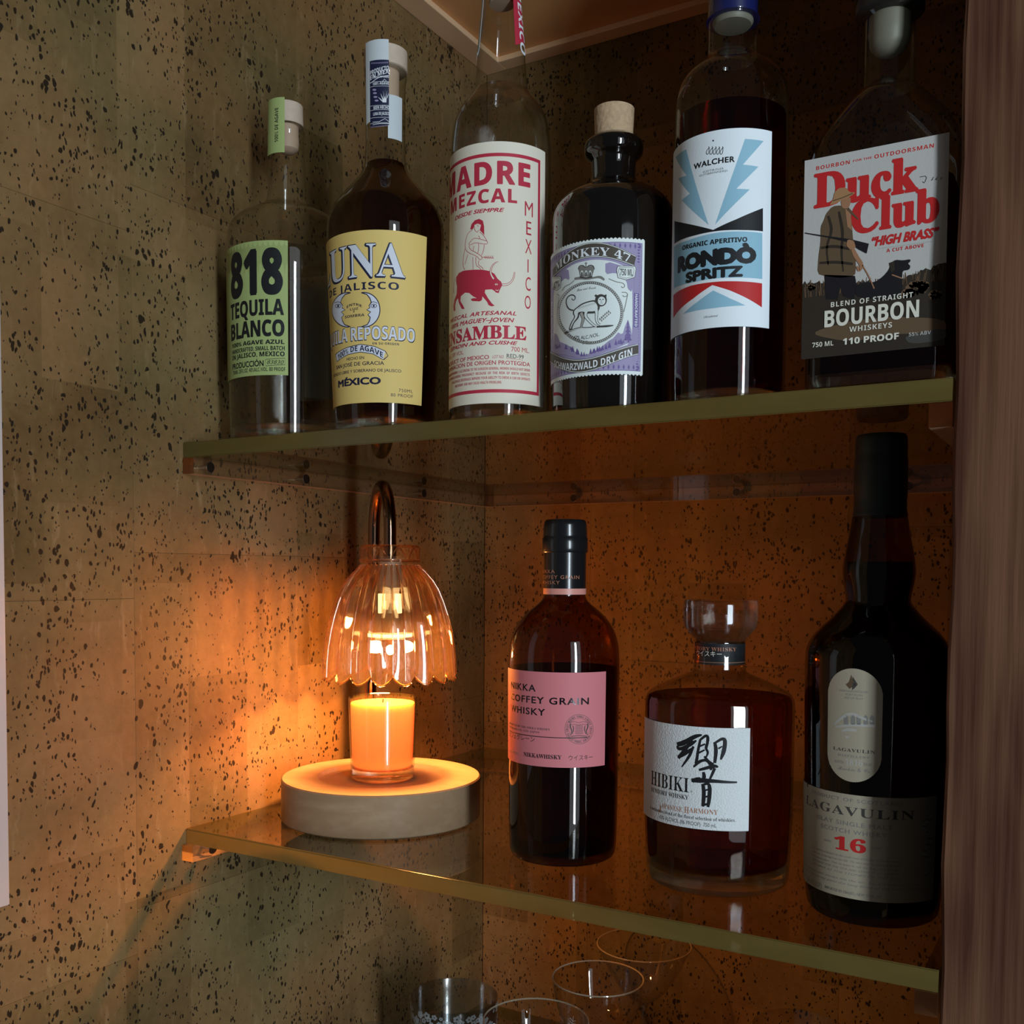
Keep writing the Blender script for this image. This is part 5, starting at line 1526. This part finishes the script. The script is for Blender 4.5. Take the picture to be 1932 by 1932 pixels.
# oval upper label
s2 = b.surf(1478, 1262, off=.0004)
ua, _ = uvk(s2, k8, 171, 980); ub, _ = uvk(s2, k8, 344, 980); _, va = uvk(s2, k8, 258, 1168); _, vb = uvk(s2, k8, 258, 808)
hw_ = (ub - ua) / 2; um = (ua + ub) / 2
def oval(u, a, c):
    d = math.sqrt(max(0, hw_ ** 2 - (u - um) ** 2)); w = .00035 * math.sin(u * 5200)
    return va + hw_ - d + w, vb - hw_ + d + w
ov = sheet('upper_label', s2, ua + .0001, ub - .0001, va, vb, M['lab_sand'], b.root, vfun=oval, step=.0006)
p = Print(s2, k8)
p.poly([(246, 826), (250, 845), (262, 858), (240, 872), (228, 858), (238, 850)], 'coat'); p.poly([(250, 832), (266, 858), (258, 868), (248, 876)], 'dkgrey')
for t_, y, xa, xb in (('LAGAVULIN DISTILLERY', 886, 207, 302), ('PORT ELLEN', 896, 228, 282), ('ISLE OF ISLAY', 907, 225, 284)): p.text(t_, xa, xb, y, 6, 'grey', 'sans')
for q in ([(190, 985), (220, 960), (240, 950), (262, 955), (280, 965), (320, 978)], [(195, 992), (260, 985), (322, 990)], [(215, 1005), (235, 1000), (262, 1004)]): p.line(q, [4, 10, 8, 10, 8, 3][:len(q)], 'ltgrey', smooth=1)
for x in (222, 244, 262, 284, 304): p.poly([(x, 985), (x, 962), (x + 7, 954), (x + 14, 962), (x + 14, 985)], 'grey')
p.poly([(224, 1020), (240, 1022), (236, 1028), (228, 1028)], 'ltgrey')
p.h = k9
p.text('LAGAVULIN', 263, 550, 82, 22, 'dkgrey', 'serif', space=1.1); p.text('DISTILLERY', 298, 512, 116, 14, 'grey', 'sbold', space=1.1); p.text('ESTD', 273, 335, 148, 18, 'grey', 'serif'); p.text('1816', 345, 462, 168, 42, 'ltgrey', 'serif'); p.text('ISLAY', 470, 528, 165, 18, 'grey', 'serif')
p.text('Mackie & Co', 290, 515, 212, 26, 'grey', 'script')
p.build('upper_lettering', ov)
# raised lettering moulded on the shoulder sides
for sgn in (-1, 1):
    bm = BM()
    for i in range(9):
        z_ = b.z(1360 + i * 17); r_ = interp(b.cp, z_) + .0002
        d = sf.f * math.cos(sgn * 1.15) + sf.r * math.sin(sgn * 1.15); q = b.c + d * r_
        tube(bm, [(q[0], q[1], z_ - .0016), (q[0] + .0004 * (-1) ** i, q[1], z_), (q[0], q[1], z_ + .0014)], .0005, 6)
    obj('moulded_letters', bm, M['darkglass'], b.root)['kind'] = 'stuff'

# ---------------------------------------------------------------- glasses on the bottom shelf
ZG = -.300
M['smoky'] = thin('etched_glass', (.80, .82, .82), (.45, .46, .46), f0=.10, rough=.12)
M['etched'] = princ('etched_flowers', (.55, .57, .58), .6)
M['glassware'] = thin('glassware', (.94, .94, .93), (.55, .52, .46), f0=.06)


def gspot(px, py, z): return onz((px, py), z)[:2]


def ball_foot(bm, c, h, r):
    lathe(bm, c, [(ZG + .0002, r), (ZG + .001, r), (ZG + .0022, r * .55), (ZG + .004, .0045), (ZG + .010, .0032), (h - .006, .0030), (h - .001, .005)], 40)


def stem_glass(label, px, py, zr_, wpx, kind, group=None):
    c = gspot(px, py, zr_); r = wpx / 2 / F * dep((c[0], c[1], zr_))
    t = thing('stemmed_glass', label, 'glass', (c[0], c[1], ZG), group)
    hb = zr_ - (.062 if kind == 'v' else .052)
    if kind == 'v':
        pr_ = [(hb, .003), (hb + .002, .007), (hb + .012, r * .42), (hb + .028, r * .66), (zr_ - .012, r * .90), (zr_, r)]
    else:
        pr_ = [(hb, .003), (hb + .001, .010), (hb + .006, r * .55), (hb + .016, r * .82), (zr_ - .015, r * .97), (zr_, r)]
    bm = BM(); lathe(bm, c, chaikin(pr_, 2), 64, cap0=False, cap1=False); bowl = obj('bowl', bm, M['glassware'], t)
    bm = BM(); tube(bm, [(c[0] + r * math.cos(a), c[1] + r * math.sin(a), zr_) for a in [2 * PI * i / 64 for i in range(65)]], .0007, 6); obj('rim', bm, M['glassware_rim'], bowl)
    bm = BM(); ball_foot(bm, c, hb + .001, min(r * .8, .034)); obj('stem_and_foot', bm, M['glassware'], t)
    return t, c, r, hb


M['glassware_rim'] = thin('rim_glass', (.95, .94, .92), (.8, .78, .7), f0=.2, milky=.30, mcol=(.7, .6, .45))  # pale warm diffuse share stands in for bright reflections along the rim
stem_glass('wide flared stemmed glass nearest the back wall, its rim cut by the shelf edge', 1215, 1782, -.176, 176, 'v')
t, c, r, hb = stem_glass('plain round stemmed glass in front of the flared one under the lower shelf', 1128, 1845, -.163, 171, 'c')
t, c, r, hb = stem_glass('stemmed glass with etched flowers, foremost at the bottom edge of the photo', 1011, 1925, -.156, 198, 'c')
bm = BM()
rs_ = Round(c, hb + .015, r * .84, -.156, r, .0003)
p = Print(rs_)
for k_ in range(9):
    u = (k_ - 4) * .020; v_ = -.174 - (k_ % 2) * .004
    for j in range(6):
        a = j * PI / 3; p.polyuv([(u + .0036 * math.cos(a) + .0026 * math.cos(b2), v_ + .0036 * math.sin(a) + .0026 * math.sin(b2)) for b2 in [2 * PI * q / 10 for q in range(10)]], 'etched', lv=1 + j % 3)
    for j in range(9):
        p.line([(u + .009, v_ + .006 - j * .0022), (u + .0125, v_ + .0075 - j * .0022)], .0005, 'etched', uvs=True); p.line([(u + .009, v_ + .006 - j * .0022), (u + .0055, v_ + .0075 - j * .0022)], .0004, 'etched', uvs=True)
    p.line([(u + .009, v_ + .010), (u + .009, v_ - .014)], .0005, 'etched', uvs=True)
bm.free()
p.build('etched_flowers', t)
c = gspot(856, 1878, -.180); r = 167 / 2 / F * dep((c[0], c[1], -.180))
t = thing('etched_tumbler', 'frosted tumbler etched with blossoms at the left of the stemmed glasses', 'glass', (c[0], c[1], ZG))
bm = BM(); lathe(bm, c, [(ZG + .0002, r * .8), (ZG + .004, r * .86), (-.180, r), (-.1795, r - .001), (-.181, r - .0018), (ZG + .008, r * .84), (ZG + .008, 0)], 72, cap1=False); obj('glass', bm, M['smoky'], t)
rs_ = Round(c, ZG + .01, r * .865, -.180, r, .0003)
p = Print(rs_); random.seed(12)
for k_ in range(150):
    u = random.uniform(-1.5, 1.5) * r; v_ = -.1835 - random.uniform(0, 1) ** 1.3 * .045; s_ = random.uniform(.0010, .0022)
    for j in range(5):
        a = j * PI * .4 + k_; p.polyuv([(u + s_ * math.cos(a) + s_ * .7 * math.cos(b2), v_ + s_ * math.sin(a) + s_ * .7 * math.sin(b2)) for b2 in [2 * PI * q / 7 for q in range(7)]], 'etched_soft', lv=1 + (k_ + j) % 4)
m_, nt_, out_ = mat('etched_soft')
d_ = N(nt_, 'ShaderNodeBsdfDiffuse'); d_.inputs[0].default_value = (.5, .52, .53, 1); tr_ = N(nt_, 'ShaderNodeBsdfTransparent'); mx_ = N(nt_, 'ShaderNodeMixShader'); mx_.inputs[0].default_value = .40
L(nt_, tr_.outputs[0], mx_.inputs[1]); L(nt_, d_.outputs[0], mx_.inputs[2]); L(nt_, mx_.outputs[0], out_.inputs[0]); M['etched_soft'] = m_
p.build('etched_blossoms', t)
for (px, py, w, lb) in ((705, 1945, 82, 'small glass at the lower left, only its rim in view'), (1507, 1940, 172, 'plain glass at the lower right, only its rim in view')):
    zz = -.185
    c = gspot(px, py, zz); r = w / 2 / F * dep((c[0], c[1], zz))
    t = thing('small_glass', lb, 'glass', (c[0], c[1], ZG))
    bm = BM(); lathe(bm, c, [(ZG + .0002, r * .7), (ZG + .003, r * .74), (zz, r), (zz + .0004, r - .0005), (zz - .0003, r - .0012), (ZG + .007, r * .72), (ZG + .007, 0)], 56, cap1=False); obj('glass', bm, M['glassware'], t)
